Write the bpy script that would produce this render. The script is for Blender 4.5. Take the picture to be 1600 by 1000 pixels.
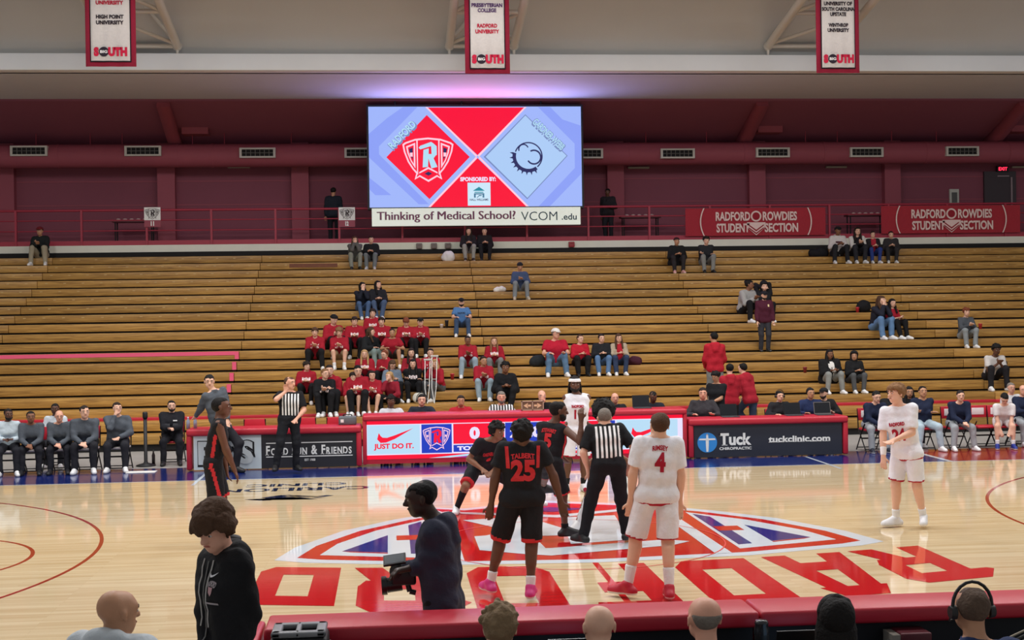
import bpy, bmesh, math, random
import numpy as np
from mathutils import Vector, Matrix
from mathutils.bvhtree import BVHTree

for _o in list(bpy.data.objects):
    bpy.data.objects.remove(_o)
SC = bpy.context.scene
COL = SC.collection
random.seed(7)

# ------------------------------------------------------------------ camera (fitted to the court lines)
FPX = 2122.63
CAM = np.array([-2.3359, -16.937, 2.9005])
YAW, PITCH, ROLL = 0.0907, -0.0054, -0.0148
_F = np.array([math.sin(YAW) * math.cos(PITCH), math.cos(YAW) * math.cos(PITCH), math.sin(PITCH)])
_R = np.array([math.cos(YAW), -math.sin(YAW), 0.0])
_U = np.cross(_R, _F)
_R2 = _R * math.cos(ROLL) + _U * math.sin(ROLL)
_U2 = -_R * math.sin(ROLL) + _U * math.cos(ROLL)
cd = bpy.data.cameras.new('camera')
cam = bpy.data.objects.new('camera', cd)
COL.objects.link(cam)
cd.sensor_width = 36.0
cd.lens = FPX / 1600 * 36.0
cd.clip_start = 0.05
cd.clip_end = 300
m = Matrix.Identity(4)
for i in range(3):
    m[i][0] = _R2[i]; m[i][1] = _U2[i]; m[i][2] = -_F[i]; m[i][3] = CAM[i]
cam.matrix_world = m
SC.camera = cam

def ray(px, py):
    return _F + _R2 * (px - 800) / FPX - _U2 * (py - 500) / FPX
def on_z(px, py, z=0.0):
    r = ray(px, py); return CAM + r * ((z - CAM[2]) / r[2])
def on_y(px, py, Y):
    r = ray(px, py); return CAM + r * ((Y - CAM[1]) / r[1])

# ------------------------------------------------------------------ world, arena lamps, exposure
w = bpy.data.worlds.new('arena_air'); SC.world = w; w.use_nodes = True
w.node_tree.nodes['Background'].inputs[0].default_value = (0.94, 0.97, 1.0, 1)
w.node_tree.nodes['Background'].inputs[1].default_value = 0.30
SC.view_settings.view_transform = 'Standard'
SC.view_settings.look = 'None'
SC.view_settings.gamma = 1.0
SC.view_settings.exposure = 0.0
SC.view_settings.use_curve_mapping = False
LAMPS = []
for ly, lz, lp in ((-5.5, 11.6, 200), (0.5, 12.0, 340), (6.5, 11.6, 350), (12.6, 10.9, 165)):
    for lx in (-13.0, -6.5, 0.0, 6.5, 13.0):
        ld = bpy.data.lights.new('arena_lamp', 'AREA')
        ld.shape = 'RECTANGLE'; ld.size = 1.2; ld.size_y = 1.2
        ld.energy = lp; ld.color = (0.99, 0.99, 1.0)
        lo = bpy.data.objects.new('arena_lamp_light', ld)
        COL.objects.link(lo); lo.location = (lx, ly, lz)
        LAMPS.append((lx, ly, lz))

# ------------------------------------------------------------------ helpers
ORG = {}
def lin(c):
    c = [v / 255.0 for v in c]
    return tuple((v / 12.92 if v <= 0.04045 else ((v + 0.055) / 1.055) ** 2.4) for v in c) + (1.0,)

_mats = {}
def mat(rgb, rough=0.6, metal=0.0, bump=0.0, scale=60.0, var=0.0, vscale=8.0, emit=0.0, spec=0.5, sheen=0.0, name=None, coat=0.0):
    key = (rgb, rough, metal, bump, scale, var, vscale, emit, spec, sheen, coat)
    if key in _mats: return _mats[key]
    mt = bpy.data.materials.new(name or 'surface'); mt.use_nodes = True
    nt = mt.node_tree; b = nt.nodes['Principled BSDF']
    c = lin(rgb)
    b.inputs['Base Color'].default_value = c if emit < .75 else (.01, .01, .012, 1)
    b.inputs['Roughness'].default_value = rough
    b.inputs['Metallic'].default_value = metal
    b.inputs['Specular IOR Level'].default_value = spec
    if coat: b.inputs['Coat Weight'].default_value = coat; b.inputs['Coat Roughness'].default_value = 0.1
    if sheen: b.inputs['Sheen Weight'].default_value = sheen
    if emit:
        b.inputs['Emission Color'].default_value = c
        b.inputs['Emission Strength'].default_value = emit
    if var or bump:
        tc = nt.nodes.new('ShaderNodeTexCoord')
    if var:
        n = nt.nodes.new('ShaderNodeTexNoise'); n.inputs['Scale'].default_value = vscale; n.inputs['Detail'].default_value = 4
        nt.links.new(tc.outputs['Object'], n.inputs['Vector'])
        mx = nt.nodes.new('ShaderNodeMix'); mx.data_type = 'RGBA'
        mx.inputs[6].default_value = tuple(max(0, v * (1 - var)) for v in c[:3]) + (1,)
        mx.inputs[7].default_value = tuple(min(1, v * (1 + var)) for v in c[:3]) + (1,)
        nt.links.new(n.outputs['Fac'], mx.inputs[0])
        nt.links.new(mx.outputs[2], b.inputs['Base Color'])
    if bump:
        n2 = nt.nodes.new('ShaderNodeTexNoise'); n2.inputs['Scale'].default_value = scale; n2.inputs['Detail'].default_value = 3
        nt.links.new(tc.outputs['Object'], n2.inputs['Vector'])
        bp = nt.nodes.new('ShaderNodeBump'); bp.inputs['Strength'].default_value = bump; bp.inputs['Distance'].default_value = 0.02
        nt.links.new(n2.outputs['Fac'], bp.inputs['Height'])
        nt.links.new(bp.outputs['Normal'], b.inputs['Normal'])
    _mats[key] = mt
    return mt

class MB:
    """collects shapes; build() links them as one mesh object"""
    def __init__(s): s.v = []; s.f = []; s.m = []; s.sm = []
    def add(s, verts, faces, mi=0, smooth=False):
        o = len(s.v); s.v += [tuple(float(a) for a in p) for p in verts]
        s.f += [tuple(o + i for i in fc) for fc in faces]; s.m += [mi] * len(faces); s.sm += [smooth] * len(faces)
        return s
    def box(s, lo, hi, mi=0, M=None):
        x0, y0, z0 = lo; x1, y1, z1 = hi
        v = [(x0, y0, z0), (x1, y0, z0), (x1, y1, z0), (x0, y1, z0), (x0, y0, z1), (x1, y0, z1), (x1, y1, z1), (x0, y1, z1)]
        if M is not None: v = [tuple(M @ Vector(p)) for p in v]
        return s.add(v, [(0, 3, 2, 1), (4, 5, 6, 7), (0, 1, 5, 4), (1, 2, 6, 5), (2, 3, 7, 6), (3, 0, 4, 7)], mi)
    def rbox(s, lo, hi, b=0.02, mi=0):
        """box with bevelled edges"""
        bm = bmesh.new()
        c = [(a + d) / 2 for a, d in zip(lo, hi)]; sz = [d - a for a, d in zip(lo, hi)]
        bmesh.ops.create_cube(bm, size=1.0, matrix=Matrix.Translation(c) @ Matrix.Diagonal((*sz, 1)))
        bmesh.ops.bevel(bm, geom=bm.edges[:], offset=b, segments=2, affect='EDGES', profile=0.5)
        bm.verts.index_update()
        s.add([v.co for v in bm.verts], [[v.index for v in f.verts] for f in bm.faces], mi, True)
        bm.free(); return s
    def tube(s, a, b, r0, r1=None, n=10, mi=0, cap=True):
        a = Vector(a); b = Vector(b); r1 = r0 if r1 is None else r1
        d = (b - a).normalized(); u = d.orthogonal().normalized(); w_ = d.cross(u)
        v = []
        for p, r in ((a, r0), (b, r1)):
            for i in range(n):
                t = 2 * math.pi * i / n; v.append(p + u * (r * math.cos(t)) + w_ * (r * math.sin(t)))
        f = [(i, (i + 1) % n, n + (i + 1) % n, n + i) for i in range(n)]
        s.add(v, f, mi, True)
        if cap:
            s.add(v, [tuple(range(n - 1, -1, -1)), tuple(range(n, 2 * n))], mi)
        return s
    def path(s, pts, r, n=8, mi=0):
        for a, b in zip(pts[:-1], pts[1:]): s.tube(a, b, r, r, n, mi)
        return s
    def lathe(s, prof, c=(0, 0, 0), n=20, mi=0):
        v = []; f = []
        for (r, z) in prof:
            for i in range(n):
                t = 2 * math.pi * i / n; v.append((c[0] + r * math.cos(t), c[1] + r * math.sin(t), c[2] + z))
        for j in range(len(prof) - 1):
            for i in range(n):
                f.append((j * n + i, j * n + (i + 1) % n, (j + 1) * n + (i + 1) % n, (j + 1) * n + i))
        return s.add(v, f, mi, True)
    def ell(s, c, rad, n=10, mi=0, M=None):
        v = []; f = []; h = max(4, n // 2 + 1)
        for j in range(h + 1):
            ph = math.pi * j / h
            for i in range(n):
                t = 2 * math.pi * i / n
                p = Vector((rad[0] * math.sin(ph) * math.cos(t), rad[1] * math.sin(ph) * math.sin(t), rad[2] * math.cos(ph)))
                if M is not None: p = M @ p
                v.append((c[0] + p[0], c[1] + p[1], c[2] + p[2]))
        for j in range(h):
            for i in range(n): f.append((j * n + i, (j + 1) * n + i, (j + 1) * n + (i + 1) % n, j * n + (i + 1) % n))
        return s.add(v, f, mi, True)
    def poly(s, pts, o, u, v_, t=0.0, mi=0, off=0.0):
        """2-D outline pts placed at o with axes u, v; extruded by t along -normal; raised by off along normal (u x v)"""
        o = Vector(o); u = Vector(u); v_ = Vector(v_); nrm = u.cross(v_).normalized()
        a = sum(pts[i][0] * pts[(i + 1) % len(pts)][1] - pts[(i + 1) % len(pts)][0] * pts[i][1] for i in range(len(pts)))
        if a < 0: pts = list(pts)[::-1]
        P = [o + u * p[0] + v_ * p[1] + nrm * off for p in pts]; k = len(P)
        if t > 0:
            Q = [p - nrm * t for p in P]
            s.add(P + Q, [tuple(range(k)), tuple(range(2 * k - 1, k - 1, -1))] + [(i, k + i, k + (i + 1) % k, (i + 1) % k) for i in range(k)], mi)
        else: s.add(P, [tuple(range(k))], mi)
        return s
    def mesh(s, name, mats, org=(0, 0, 0)):
        me = bpy.data.meshes.new(name)
        me.from_pydata([(a - org[0], b - org[1], c - org[2]) for a, b, c in s.v], [], s.f)
        for mm in (mats if isinstance(mats, (list, tuple)) else [mats]): me.materials.append(mm)
        me.polygons.foreach_set('material_index', s.m)
        me.polygons.foreach_set('use_smooth', s.sm)
        me.update()
        return me
    def build(s, name, mats, parent=None, org=None):
        """vertices are world coordinates; org is the object's origin for a top-level object"""
        if parent is not None: o0 = ORG[parent]
        else: o0 = tuple(org) if org is not None else (0, 0, 0)
        o = bpy.data.objects.new(name, s.mesh(name, mats, o0)); COL.objects.link(o)
        if parent is not None: o.parent = parent
        else: o.location = o0
        ORG[o] = o0
        return o

def tag(o, label=None, cat=None, group=None, kind=None):
    if label: o['label'] = label
    if cat: o['category'] = cat
    if group: o['group'] = group
    if kind: o['kind'] = kind
    return o
def thing(name, loc, label, cat, group=None, kind=None, rz=0.0):
    o = bpy.data.objects.new(name, None); COL.objects.link(o); o.empty_display_size = 0.1
    o.location = loc; o.rotation_euler = (0, 0, rz); ORG[o] = tuple(float(a) for a in loc)
    return tag(o, label, cat, group, kind)
def struct(o, label=None):
    o['kind'] = 'structure'
    if label: o['label'] = label
    return o
def dup(root, loc, rz, label, group=None):
    r = root.copy(); COL.objects.link(r); r.location = loc; r.rotation_euler = (0, 0, rz)
    r['label'] = label
    if group: r['group'] = group
    for ch in root.children:
        c = ch.copy(); COL.objects.link(c); c.parent = r
        for g in ch.children:
            d = g.copy(); COL.objects.link(d); d.parent = c
    return r

_txt = {}
def text_mesh(body, bold=0.0, shear=0.0, spacing=1.0):
    """tessellated lettering as (verts2d, faces), centred, raw units"""
    key = (body, bold, shear, spacing)
    if key in _txt: return _txt[key]
    cu = bpy.data.curves.new('lettering', 'FONT'); cu.body = body; cu.align_x = 'CENTER'; cu.align_y = 'CENTER'
    cu.offset = bold; cu.shear = shear; cu.space_character = spacing; cu.resolution_u = 3; cu.fill_mode = 'FRONT'
    ob = bpy.data.objects.new('lettering', cu); COL.objects.link(ob)
    dg = bpy.context.evaluated_depsgraph_get()
    me = bpy.data.meshes.new_from_object(ob.evaluated_get(dg))
    v = [(p.co.x, p.co.y) for p in me.vertices]; f = [tuple(p.vertices) for p in me.polygons]
    bpy.data.objects.remove(ob); bpy.data.curves.remove(cu); bpy.data.meshes.remove(me)
    xs = [p[0] for p in v]; ys = [p[1] for p in v]
    cx = (min(xs) + max(xs)) / 2; cy = (min(ys) + max(ys)) / 2
    W = max(xs) - min(xs); H = max(ys) - min(ys)
    v = [((x - cx) / W, (y - cy) / H) for x, y in v]
    _txt[key] = (v, f, W, H)
    return _txt[key]
def put_text(mb, body, o, u, v_, w, h, off=0.004, bold=0.02, shear=0.0, mi=0, spacing=1.0):
    """lettering stretched to w x h, centred at o in the plane of u, v"""
    vs, fs, W, H = text_mesh(body, bold, shear, spacing)
    o = Vector(o); u = Vector(u); v_ = Vector(v_); n = u.cross(v_).normalized()
    mb.add([o + u * (x * w) + v_ * (y * h) + n * off for x, y in vs], fs, mi)
    return mb
# ------------------------------------------------------------------ materials of the hall
def nodes_of(mt):
    mt.use_nodes = True; nt = mt.node_tree; return nt, nt.nodes['Principled BSDF']
def court_wood(ROUGH=.07):
    mt = bpy.data.materials.new('maple_court'); nt, b = nodes_of(mt); N, L = nt.nodes, nt.links
    tc = N.new('ShaderNodeTexCoord')
    br = N.new('ShaderNodeTexBrick'); br.inputs['Scale'].default_value = 1.0
    br.inputs['Brick Width'].default_value = 1.9; br.inputs['Row Height'].default_value = 0.057
    br.inputs['Mortar Size'].default_value = 0.0009; br.inputs['Bias'].default_value = 0.0; br.offset = 0.37; br.offset_frequency = 3
    br.inputs['Color1'].default_value = lin((232, 212, 176)); br.inputs['Color2'].default_value = lin((208, 182, 140)); br.inputs['Mortar'].default_value = lin((150, 115, 75))
    L.new(tc.outputs['Object'], br.inputs['Vector'])
    mp = N.new('ShaderNodeMapping'); mp.inputs['Scale'].default_value = (0.55, 9.0, 1.0); L.new(tc.outputs['Object'], mp.inputs['Vector'])
    ns = N.new('ShaderNodeTexNoise'); ns.inputs['Scale'].default_value = 1.0; ns.inputs['Detail'].default_value = 5; L.new(mp.outputs[0], ns.inputs['Vector'])
    cr = N.new('ShaderNodeValToRGB'); cr.color_ramp.elements[0].position = .3; cr.color_ramp.elements[1].position = .72
    cr.color_ramp.elements[0].color = lin((205, 176, 128)); cr.color_ramp.elements[1].color = lin((240, 220, 180)); L.new(ns.outputs['Fac'], cr.inputs[0])
    mx = N.new('ShaderNodeMix'); mx.data_type = 'RGBA'; mx.inputs[0].default_value = .5
    L.new(br.outputs['Color'], mx.inputs[6]); L.new(cr.outputs[0], mx.inputs[7]); L.new(mx.outputs[2], b.inputs['Base Color'])
    # every strip lies at its own tiny tilt, which drags reflections out lengthwise
    mp2 = N.new('ShaderNodeMapping'); mp2.inputs['Scale'].default_value = (1.2, 34.0, 1.0); L.new(tc.outputs['Object'], mp2.inputs['Vector'])
    n2 = N.new('ShaderNodeTexNoise'); n2.inputs['Scale'].default_value = 1.0; n2.inputs['Detail'].default_value = 2; L.new(mp2.outputs[0], n2.inputs['Vector'])
    bp = N.new('ShaderNodeBump'); bp.inputs['Strength'].default_value = .016; bp.inputs['Distance'].default_value = .02
    L.new(n2.outputs['Fac'], bp.inputs['Height']); L.new(bp.outputs['Normal'], b.inputs['Normal'])
    b.inputs['Roughness'].default_value = ROUGH; b.inputs['Specular IOR Level'].default_value = .65; b.inputs['Coat Weight'].default_value = .2; b.inputs['Coat Roughness'].default_value = .05
    return mt
def gloss_paint(rgb, name, ROUGH=.07):
    mt = bpy.data.materials.new(name); nt, b = nodes_of(mt); N, L = nt.nodes, nt.links
    tc = N.new('ShaderNodeTexCoord'); mp = N.new('ShaderNodeMapping'); mp.inputs['Scale'].default_value = (1.2, 34.0, 1.0); L.new(tc.outputs['Object'], mp.inputs['Vector'])
    ns = N.new('ShaderNodeTexNoise'); ns.inputs['Scale'].default_value = 1.0; L.new(mp.outputs[0], ns.inputs['Vector'])
    bp = N.new('ShaderNodeBump'); bp.inputs['Strength'].default_value = .016; bp.inputs['Distance'].default_value = .02
    L.new(ns.outputs['Fac'], bp.inputs['Height']); L.new(bp.outputs['Normal'], b.inputs['Normal'])
    c = lin(rgb); mx = N.new('ShaderNodeMix'); mx.data_type = 'RGBA'; mx.inputs[6].default_value = tuple(v * .9 for v in c[:3]) + (1,); mx.inputs[7].default_value = c
    L.new(ns.outputs['Fac'], mx.inputs[0]); L.new(mx.outputs[2], b.inputs['Base Color'])
    b.inputs['Roughness'].default_value = ROUGH; b.inputs['Specular IOR Level'].default_value = .65; b.inputs['Coat Weight'].default_value = .2; b.inputs['Coat Roughness'].default_value = .05
    return mt
def bleacher_wood():
    mt = bpy.data.materials.new('bleacher_oak'); nt, b = nodes_of(mt); N, L = nt.nodes, nt.links
    tc = N.new('ShaderNodeTexCoord'); oi = N.new('ShaderNodeObjectInfo')
    cb = N.new('ShaderNodeCombineXYZ'); ml = N.new('ShaderNodeMath'); ml.operation = 'MULTIPLY'; ml.inputs[1].default_value = 91.0
    L.new(oi.outputs['Random'], ml.inputs[0]); L.new(ml.outputs[0], cb.inputs[0]); L.new(ml.outputs[0], cb.inputs[2])
    va = N.new('ShaderNodeVectorMath'); va.operation = 'ADD'; L.new(tc.outputs['Object'], va.inputs[0]); L.new(cb.outputs[0], va.inputs[1])
    mp = N.new('ShaderNodeMapping'); mp.inputs['Scale'].default_value = (0.9, 14.0, 16.0); L.new(va.outputs[0], mp.inputs['Vector'])
    ns = N.new('ShaderNodeTexNoise'); ns.inputs['Scale'].default_value = 1.6; ns.inputs['Detail'].default_value = 6; ns.inputs['Distortion'].default_value = .8; L.new(mp.outputs[0], ns.inputs['Vector'])
    cr = N.new('ShaderNodeValToRGB'); e = cr.color_ramp.elements
    e[0].position = .30; e[0].color = lin((138, 100, 48)); e[1].position = .70; e[1].color = lin((194, 150, 78))
    m_ = e.new(.47); m_.color = lin((168, 126, 64))
    L.new(ns.outputs['Fac'], cr.inputs[0])
    hs = N.new('ShaderNodeHueSaturation'); L.new(cr.outputs[0], hs.inputs['Color'])
    mr = N.new('ShaderNodeMapRange'); mr.inputs[3].default_value = .84; mr.inputs[4].default_value = 1.12; L.new(oi.outputs['Random'], mr.inputs[0]); L.new(mr.outputs[0], hs.inputs['Value'])
    L.new(hs.outputs[0], b.inputs['Base Color'])
    b.inputs['Roughness'].default_value = .42; b.inputs['Specular IOR Level'].default_value = .4
    return mt
M_COURT = court_wood()
M_RED = gloss_paint((206, 28, 30), 'red_court_paint'); M_WHT = gloss_paint((222, 230, 238), 'white_court_paint'); M_BLU = gloss_paint((22, 40, 110), 'blue_court_paint')
M_NAVY = gloss_paint((30, 38, 70), 'navy_court_paint'); M_DRED = gloss_paint((165, 28, 24), 'court_line_paint')
M_APR = gloss_paint((12, 34, 104), 'apron_blue_paint', .2); M_APRED = gloss_paint((150, 18, 34), 'apron_red_paint', .2); M_CBLU = gloss_paint((30, 44, 132), 'crest_blue_paint')
M_CONC = mat((150, 146, 140), .7, bump=.1, scale=20, var=.12, vscale=2.0, name='concrete')
M_OAK = bleacher_wood()
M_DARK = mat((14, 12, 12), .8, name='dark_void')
M_WALL = mat((134, 68, 84), .75, bump=.1, scale=30, var=.07, vscale=1.2, name='maroon_wall')
M_WALL2 = mat((154, 74, 88), .7, bump=.06, scale=30, var=.06, vscale=2, name='maroon_steel')
M_CREAM = mat((194, 193, 190), .85, bump=.08, scale=8, var=.04, vscale=.6, name='cream_roof')
M_BEAM = mat((226, 230, 234), .75, var=.03, vscale=2, name='cream_beam')
M_RAIL = mat((160, 40, 62), .45, name='red_rail_paint')
M_PAD = mat((188, 34, 54), .42, bump=.08, scale=12, var=.05, vscale=3, name='red_vinyl')
M_WHITE = mat((236, 236, 232), .6, var=.03, vscale=10, name='white_print')
M_BLACK = mat((20, 20, 23), .55, var=.1, vscale=10, name='black_surface')
M_METAL = mat((28, 28, 30), .4, metal=.6, name='black_metal')
M_SIGNBLK = mat((40, 41, 46), .5, var=.06, vscale=4, name='black_sign')

# ------------------------------------------------------------------ floor
mb = MB(); mb.box((-16, -7.62, -0.25), (16, 7.62, 0.0)); FLOOR = struct(mb.build('floor', M_COURT), 'glossy maple basketball court')
mb = MB(); mb.box((-24, 9.75, -0.25), (26, 30, -0.003)); mb.box((-24, -20, -0.25), (26, -7.62, -0.003)); struct(mb.build('floor_concrete', M_CONC), 'grey concrete floor around the court')
mb = MB(); mb.box((-24, 7.62, -0.25), (8.05, 9.75, 0.0)); struct(mb.build('floor_apron', M_APR), 'blue painted sideline apron')
mb = MB(); mb.box((8.15, 7.62, -0.25), (26, 9.75, 0.0)); struct(mb.build('floor_bench_apron', M_APRED), 'red painted apron under the home bench')
mb = MB(); mb.box((8.05, 7.62, -0.25), (8.15, 9.75, 0.0)); struct(mb.build('trim_1', M_WHT), 'white line between blue and red apron')
mb = MB(); mb.box((-24, -7.62, -0.25), (-16, 7.62, -0.001)); mb.box((16, -7.62, -0.25), (26, 7.62, -0.001)); struct(mb.build('floor_baseline', M_APR))
X3, Y3 = (1, 0, 0), (0, 1, 0)
def ring(mb, cx, cy, r, w_, a0, a1, n=72, off=.001):
    v = []; f = []
    for i in range(n + 1):
        t = a0 + (a1 - a0) * i / n
        for rr in (r - w_ / 2, r + w_ / 2): v.append((cx + rr * math.cos(t), cy + rr * math.sin(t), off))
    for i in range(n): f.append((2 * i, 2 * i + 1, 2 * i + 3, 2 * i + 2) if a1 < a0 else (2 * i + 1, 2 * i, 2 * i + 2, 2 * i + 3)[::-1])
    mb.add(v, f)
def floor_mark(name, fn, m_, label=None):
    mb = MB(); fn(mb); o = mb.build(name, m_, FLOOR)
    if label: o['label'] = label
    return o
floor_mark('three_point_line', lambda q: ring(q, -12.725, 0, 6.725, .05, -1.5, 1.5), M_DRED)
floor_mark('three_point_line', lambda q: ring(q, 12.725, 0, 6.725, .05, math.pi - 1.5, math.pi + 1.5), M_DRED)
floor_mark('free_throw_circle', lambda q: ring(q, -8.535, 0, 1.8, .05, -1.6, 1.6), M_DRED)
floor_mark('free_throw_circle', lambda q: ring(q, 8.535, 0, 1.8, .05, 1.5, 4.8), M_DRED)
floor_mark('half_court_line', lambda q: q.poly([(-.035, -7.62), (.035, -7.62), (.035, 7.62), (-.035, 7.62)], (0, 0, 0), X3, Y3, 0, 0, .0006), M_RED)
floor_mark('sideline', lambda q: q.poly([(-14.3, 7.565), (14.3, 7.565), (14.3, 7.62), (-14.3, 7.62)], (0, 0, 0), X3, Y3, 0, 0, .001), M_WHT)
floor_mark('coaching_box_line', lambda q: q.poly([(5.72, 6.9), (5.78, 6.9), (5.78, 9.0), (5.72, 9.0)], (0, 0, 0), X3, Y3, 0, 0, .002), M_WHT)
floor_mark('coaching_box_line', lambda q: q.poly([(-5.78, 6.9), (-5.72, 6.9), (-5.72, 9.0), (-5.78, 9.0)], (0, 0, 0), X3, Y3, 0, 0, .002), M_WHT)
floor_mark('centre_circle', lambda q: ring(q, 0, 0, 1.83, .02, 0, 2 * math.pi, 96, .006), mat((225, 90, 80), .2, name='thin_circle_paint'))

# the shield crest, shared by the floor, the big screen, the table screen and the small signs
CREST = dict(
    outer=[(-1, .58), (-.9, .655), (-.5, .79), (0, .84), (.5, .79), (.9, .655), (1, .58), (.95, .3), (.8, -.1), (.62, -.38), (.475, -.55), (.54, -.79), (.34, -.68), (0, -.88), (-.34, -.68), (-.54, -.79), (-.475, -.55), (-.62, -.38), (-.8, -.1), (-.95, .3)],
    inner=[(-.93, .545), (-.85, .60), (-.5, .72), (0, .77), (.5, .72), (.85, .60), (.93, .545), (.88, .28), (.74, -.08), (.56, -.36), (.41, -.52), (.46, -.70), (.34, -.61), (0, -.80), (-.34, -.61), (-.46, -.70), (-.41, -.52), (-.56, -.36), (-.74, -.08), (-.88, .28)],
    wing=[(-.86, .50), (-.5, .64), (-.5, -.36), (-.68, -.08), (-.81, .24)],
    wing_in=[(-.79, .455), (-.56, .545), (-.56, -.18), (-.66, -.02), (-.75, .25)],
    blue=[(-.74, .40), (-.60, .45), (-.60, -.02), (-.69, .14)],
    stripe=[(-.715, .25), (-.60, .26), (-.60, .10), (-.70, .10)],
    bars=[[(-.455, .73), (-.40, .74), (-.40, -.60), (-.44, -.57)], [(.40, .74), (.455, .73), (.44, -.57), (.40, -.60)]],
    chev=[(-.36, -.56), (0, -.38), (.36, -.56), (.36, -.50), (0, -.30), (-.36, -.50)],
    chev2=[(0, -.48), (.15, -.56), (0, -.64), (-.15, -.56)],
    R=[[(-.18, .36), (.03, .42), (-.01, -.30), (-.22, -.32)], [(-.37, .44), (-.30, .52), (.12, .67), (.20, .62), (.34, .50), (.10, .50), (-.30, .38)], [(.12, .56), (.34, .50), (.34, .16), (.14, .10)], [(-.05, .20), (.34, .20), (.20, .02), (-.05, .02)], [(0, .06), (.20, .06), (.36, -.30), (.12, -.36)]])
def crest(parent, o, u, v_, sx, sy, cw, cr, cb, step=.004, rname='crest', base=0.0, panel=None, rcol=None, floor=False):
    """layers of the crest as parts: white outline, red field, wings, blue bars, letter"""
    def S(pts): return [(x * sx, y * sy) for x, y in pts]
    def mir(pts): return [(-x, y) for x, y in pts]
    def lay(name, polys, mt, lv, split=1):
        q = MB()
        for i, p in enumerate(polys):
            q.poly(S(p), o, u, v_, 0, 0, base + step * (lv + .12 * i))
            if split: q.build(name, mt, parent); q = MB()
        if not split: q.build(name, mt, parent)
    lay(rname, [CREST['outer']], cw, 1); lay(rname + '_field', [CREST['inner']], cr, 2)
    lay(rname + '_wing', [CREST['wing'], mir(CREST['wing'])], cw, 3, 1); 
    if floor:
        tri = [(-.79, .43), (-.64, .06), (-.64, .49)]; sl = [(-.76, .46), (-.64, .515), (-.64, .495), (-.79, .43)]; st = [(-.565, .53), (-.515, .55), (-.515, -.30), (-.565, -.20)]; md = [(-.61, .2), (-.52, .2), (-.52, .08), (-.61, .08)]
        for p, m_, lv_ in ((tri, cb, 4), (st, cb, 4), (md, cr, 5), (sl, cr, 5)): lay(rname + '_wing_bar', [p, mir(p)], m_, lv_)
    else: lay(rname + '_wing_field', [CREST['wing_in'], mir(CREST['wing_in'])], cr, 4)
    if not floor: lay(rname + '_wing_bar', [CREST['blue'], mir(CREST['blue'])], cb, 5); lay(rname + '_wing_stripe', [CREST['stripe'], mir(CREST['stripe'])], cw, 6)
    lay(rname + '_border', CREST['bars'] + [CREST['chev']], cw, 5); lay(rname + '_gem', [CREST['chev2']], cb, 6)
    lay(rname + '_letter', CREST['R'], rcol or cw, 6, 0)
# floor crest: faces the far side, so it is turned by half a turn; straight top near us
crest(FLOOR, (0, 1.15, 0), (-1, 0, 0), (0, -1, 0), 3.73, 3.05, M_WHT, M_RED, M_CBLU, .0006, 'court_crest', .001, floor=True)
# block letters R A D F O R D in front of it, also read from the far side
GLY = {
 'R': [[(.10, 0), (.40, 0), (.40, .78), (.10, .78)], [(-.16, .80), (.06, 1.0), (.84, 1.0), (1.0, .86), (1.0, .76), (-.10, .76)], [(.72, .36), (1.0, .44), (1.0, .80), (.72, .80)], [(.36, .32), (.92, .32), (1.0, .46), (1.0, .52), (.36, .52)], [(.52, .36), (.84, .36), (1.06, 0), (.74, 0)]],
 'A': [[(0, 0), (.30, 0), (.44, .85), (.20, .85)], [(.70, 0), (1.0, 0), (.80, .85), (.56, .85)], [(.12, .80), (.26, 1.0), (.74, 1.0), (.88, .80)], [(.20, .22), (.80, .22), (.76, .42), (.24, .42)]],
 'D': [[(.05, 0), (.34, 0), (.34, 1), (.05, 1)], [(.05, 1), (.05, .78), (.95, .78), (.95, .86), (.80, 1)], [(.05, 0), (.80, 0), (.95, .14), (.95, .22), (.05, .22)], [(.68, .15), (.95, .15), (.95, .86), (.68, .86)]],
 'F': [[(.08, 0), (.38, 0), (.38, 1), (.08, 1)], [(.08, .78), (.92, .78), (1.0, 1), (.08, 1)], [(.3, .40), (.78, .40), (.78, .60), (.3, .60)]],
 'O': [[(.05, .14), (.34, .14), (.34, .86), (.05, .86)], [(.68, .14), (.97, .14), (.97, .86), (.68, .86)], [(.05, .86), (.05, .78), (.97, .78), (.97, .86), (.82, 1), (.20, 1)], [(.05, .14), (.20, 0), (.82, 0), (.97, .14), (.97, .22), (.05, .22)]]}
for i, ch_ in enumerate('RADFORD'):
    q = MB(); lw = 1.0; x_left = 4.12 - i * 1.165
    for ii, pts in enumerate(GLY[ch_]):
        xm_ = x_left - .5; y0_ = -1.53 + .5 * (xm_ / 3.8) ** 2; hh_ = 1.98 + .6 * max(0, 1 - (xm_ / 3.6) ** 2); sl_ = xm_ / 3.8 * .26
        q.poly([(-(x * lw), -y * hh_ - (x - .5) * sl_) for x, y in pts], (x_left, y0_, 0), X3, Y3, 0, 0, .0022 + .0002 * ii)
    q.build('painted_letter', M_RED, FLOOR)
# sponsor words beside the far sideline, read from the far side
q = MB(); put_text(q, 'CARILION', (-3.95, 6.02, 0), (-1, 0, 0), (0, -1, 0), 2.5, .42, .001, .03)
put_text(q, 'CLINIC', (-3.95, 6.62, 0), (-1, 0, 0), (0, -1, 0), 1.7, .36, .001, .03); q.build('painted_words', M_NAVY, FLOOR)
q = MB()
for s_ in (0, 1, 2):
    a = [(-.75 + .12 * s_ + .05 * t, .16 * math.sin(t * .35 + s_) + .13 * s_) for t in range(0, 24, 3)]
    q.poly([(x, y) for x, y in a] + [(x + .12, y - .07) for x, y in a[::-1]], (-4.0, 5.1, 0), (-1, 0, 0), (0, -1, 0), 0, 0, .001)
q.build('painted_swirl', M_NAVY, FLOOR)

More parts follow.
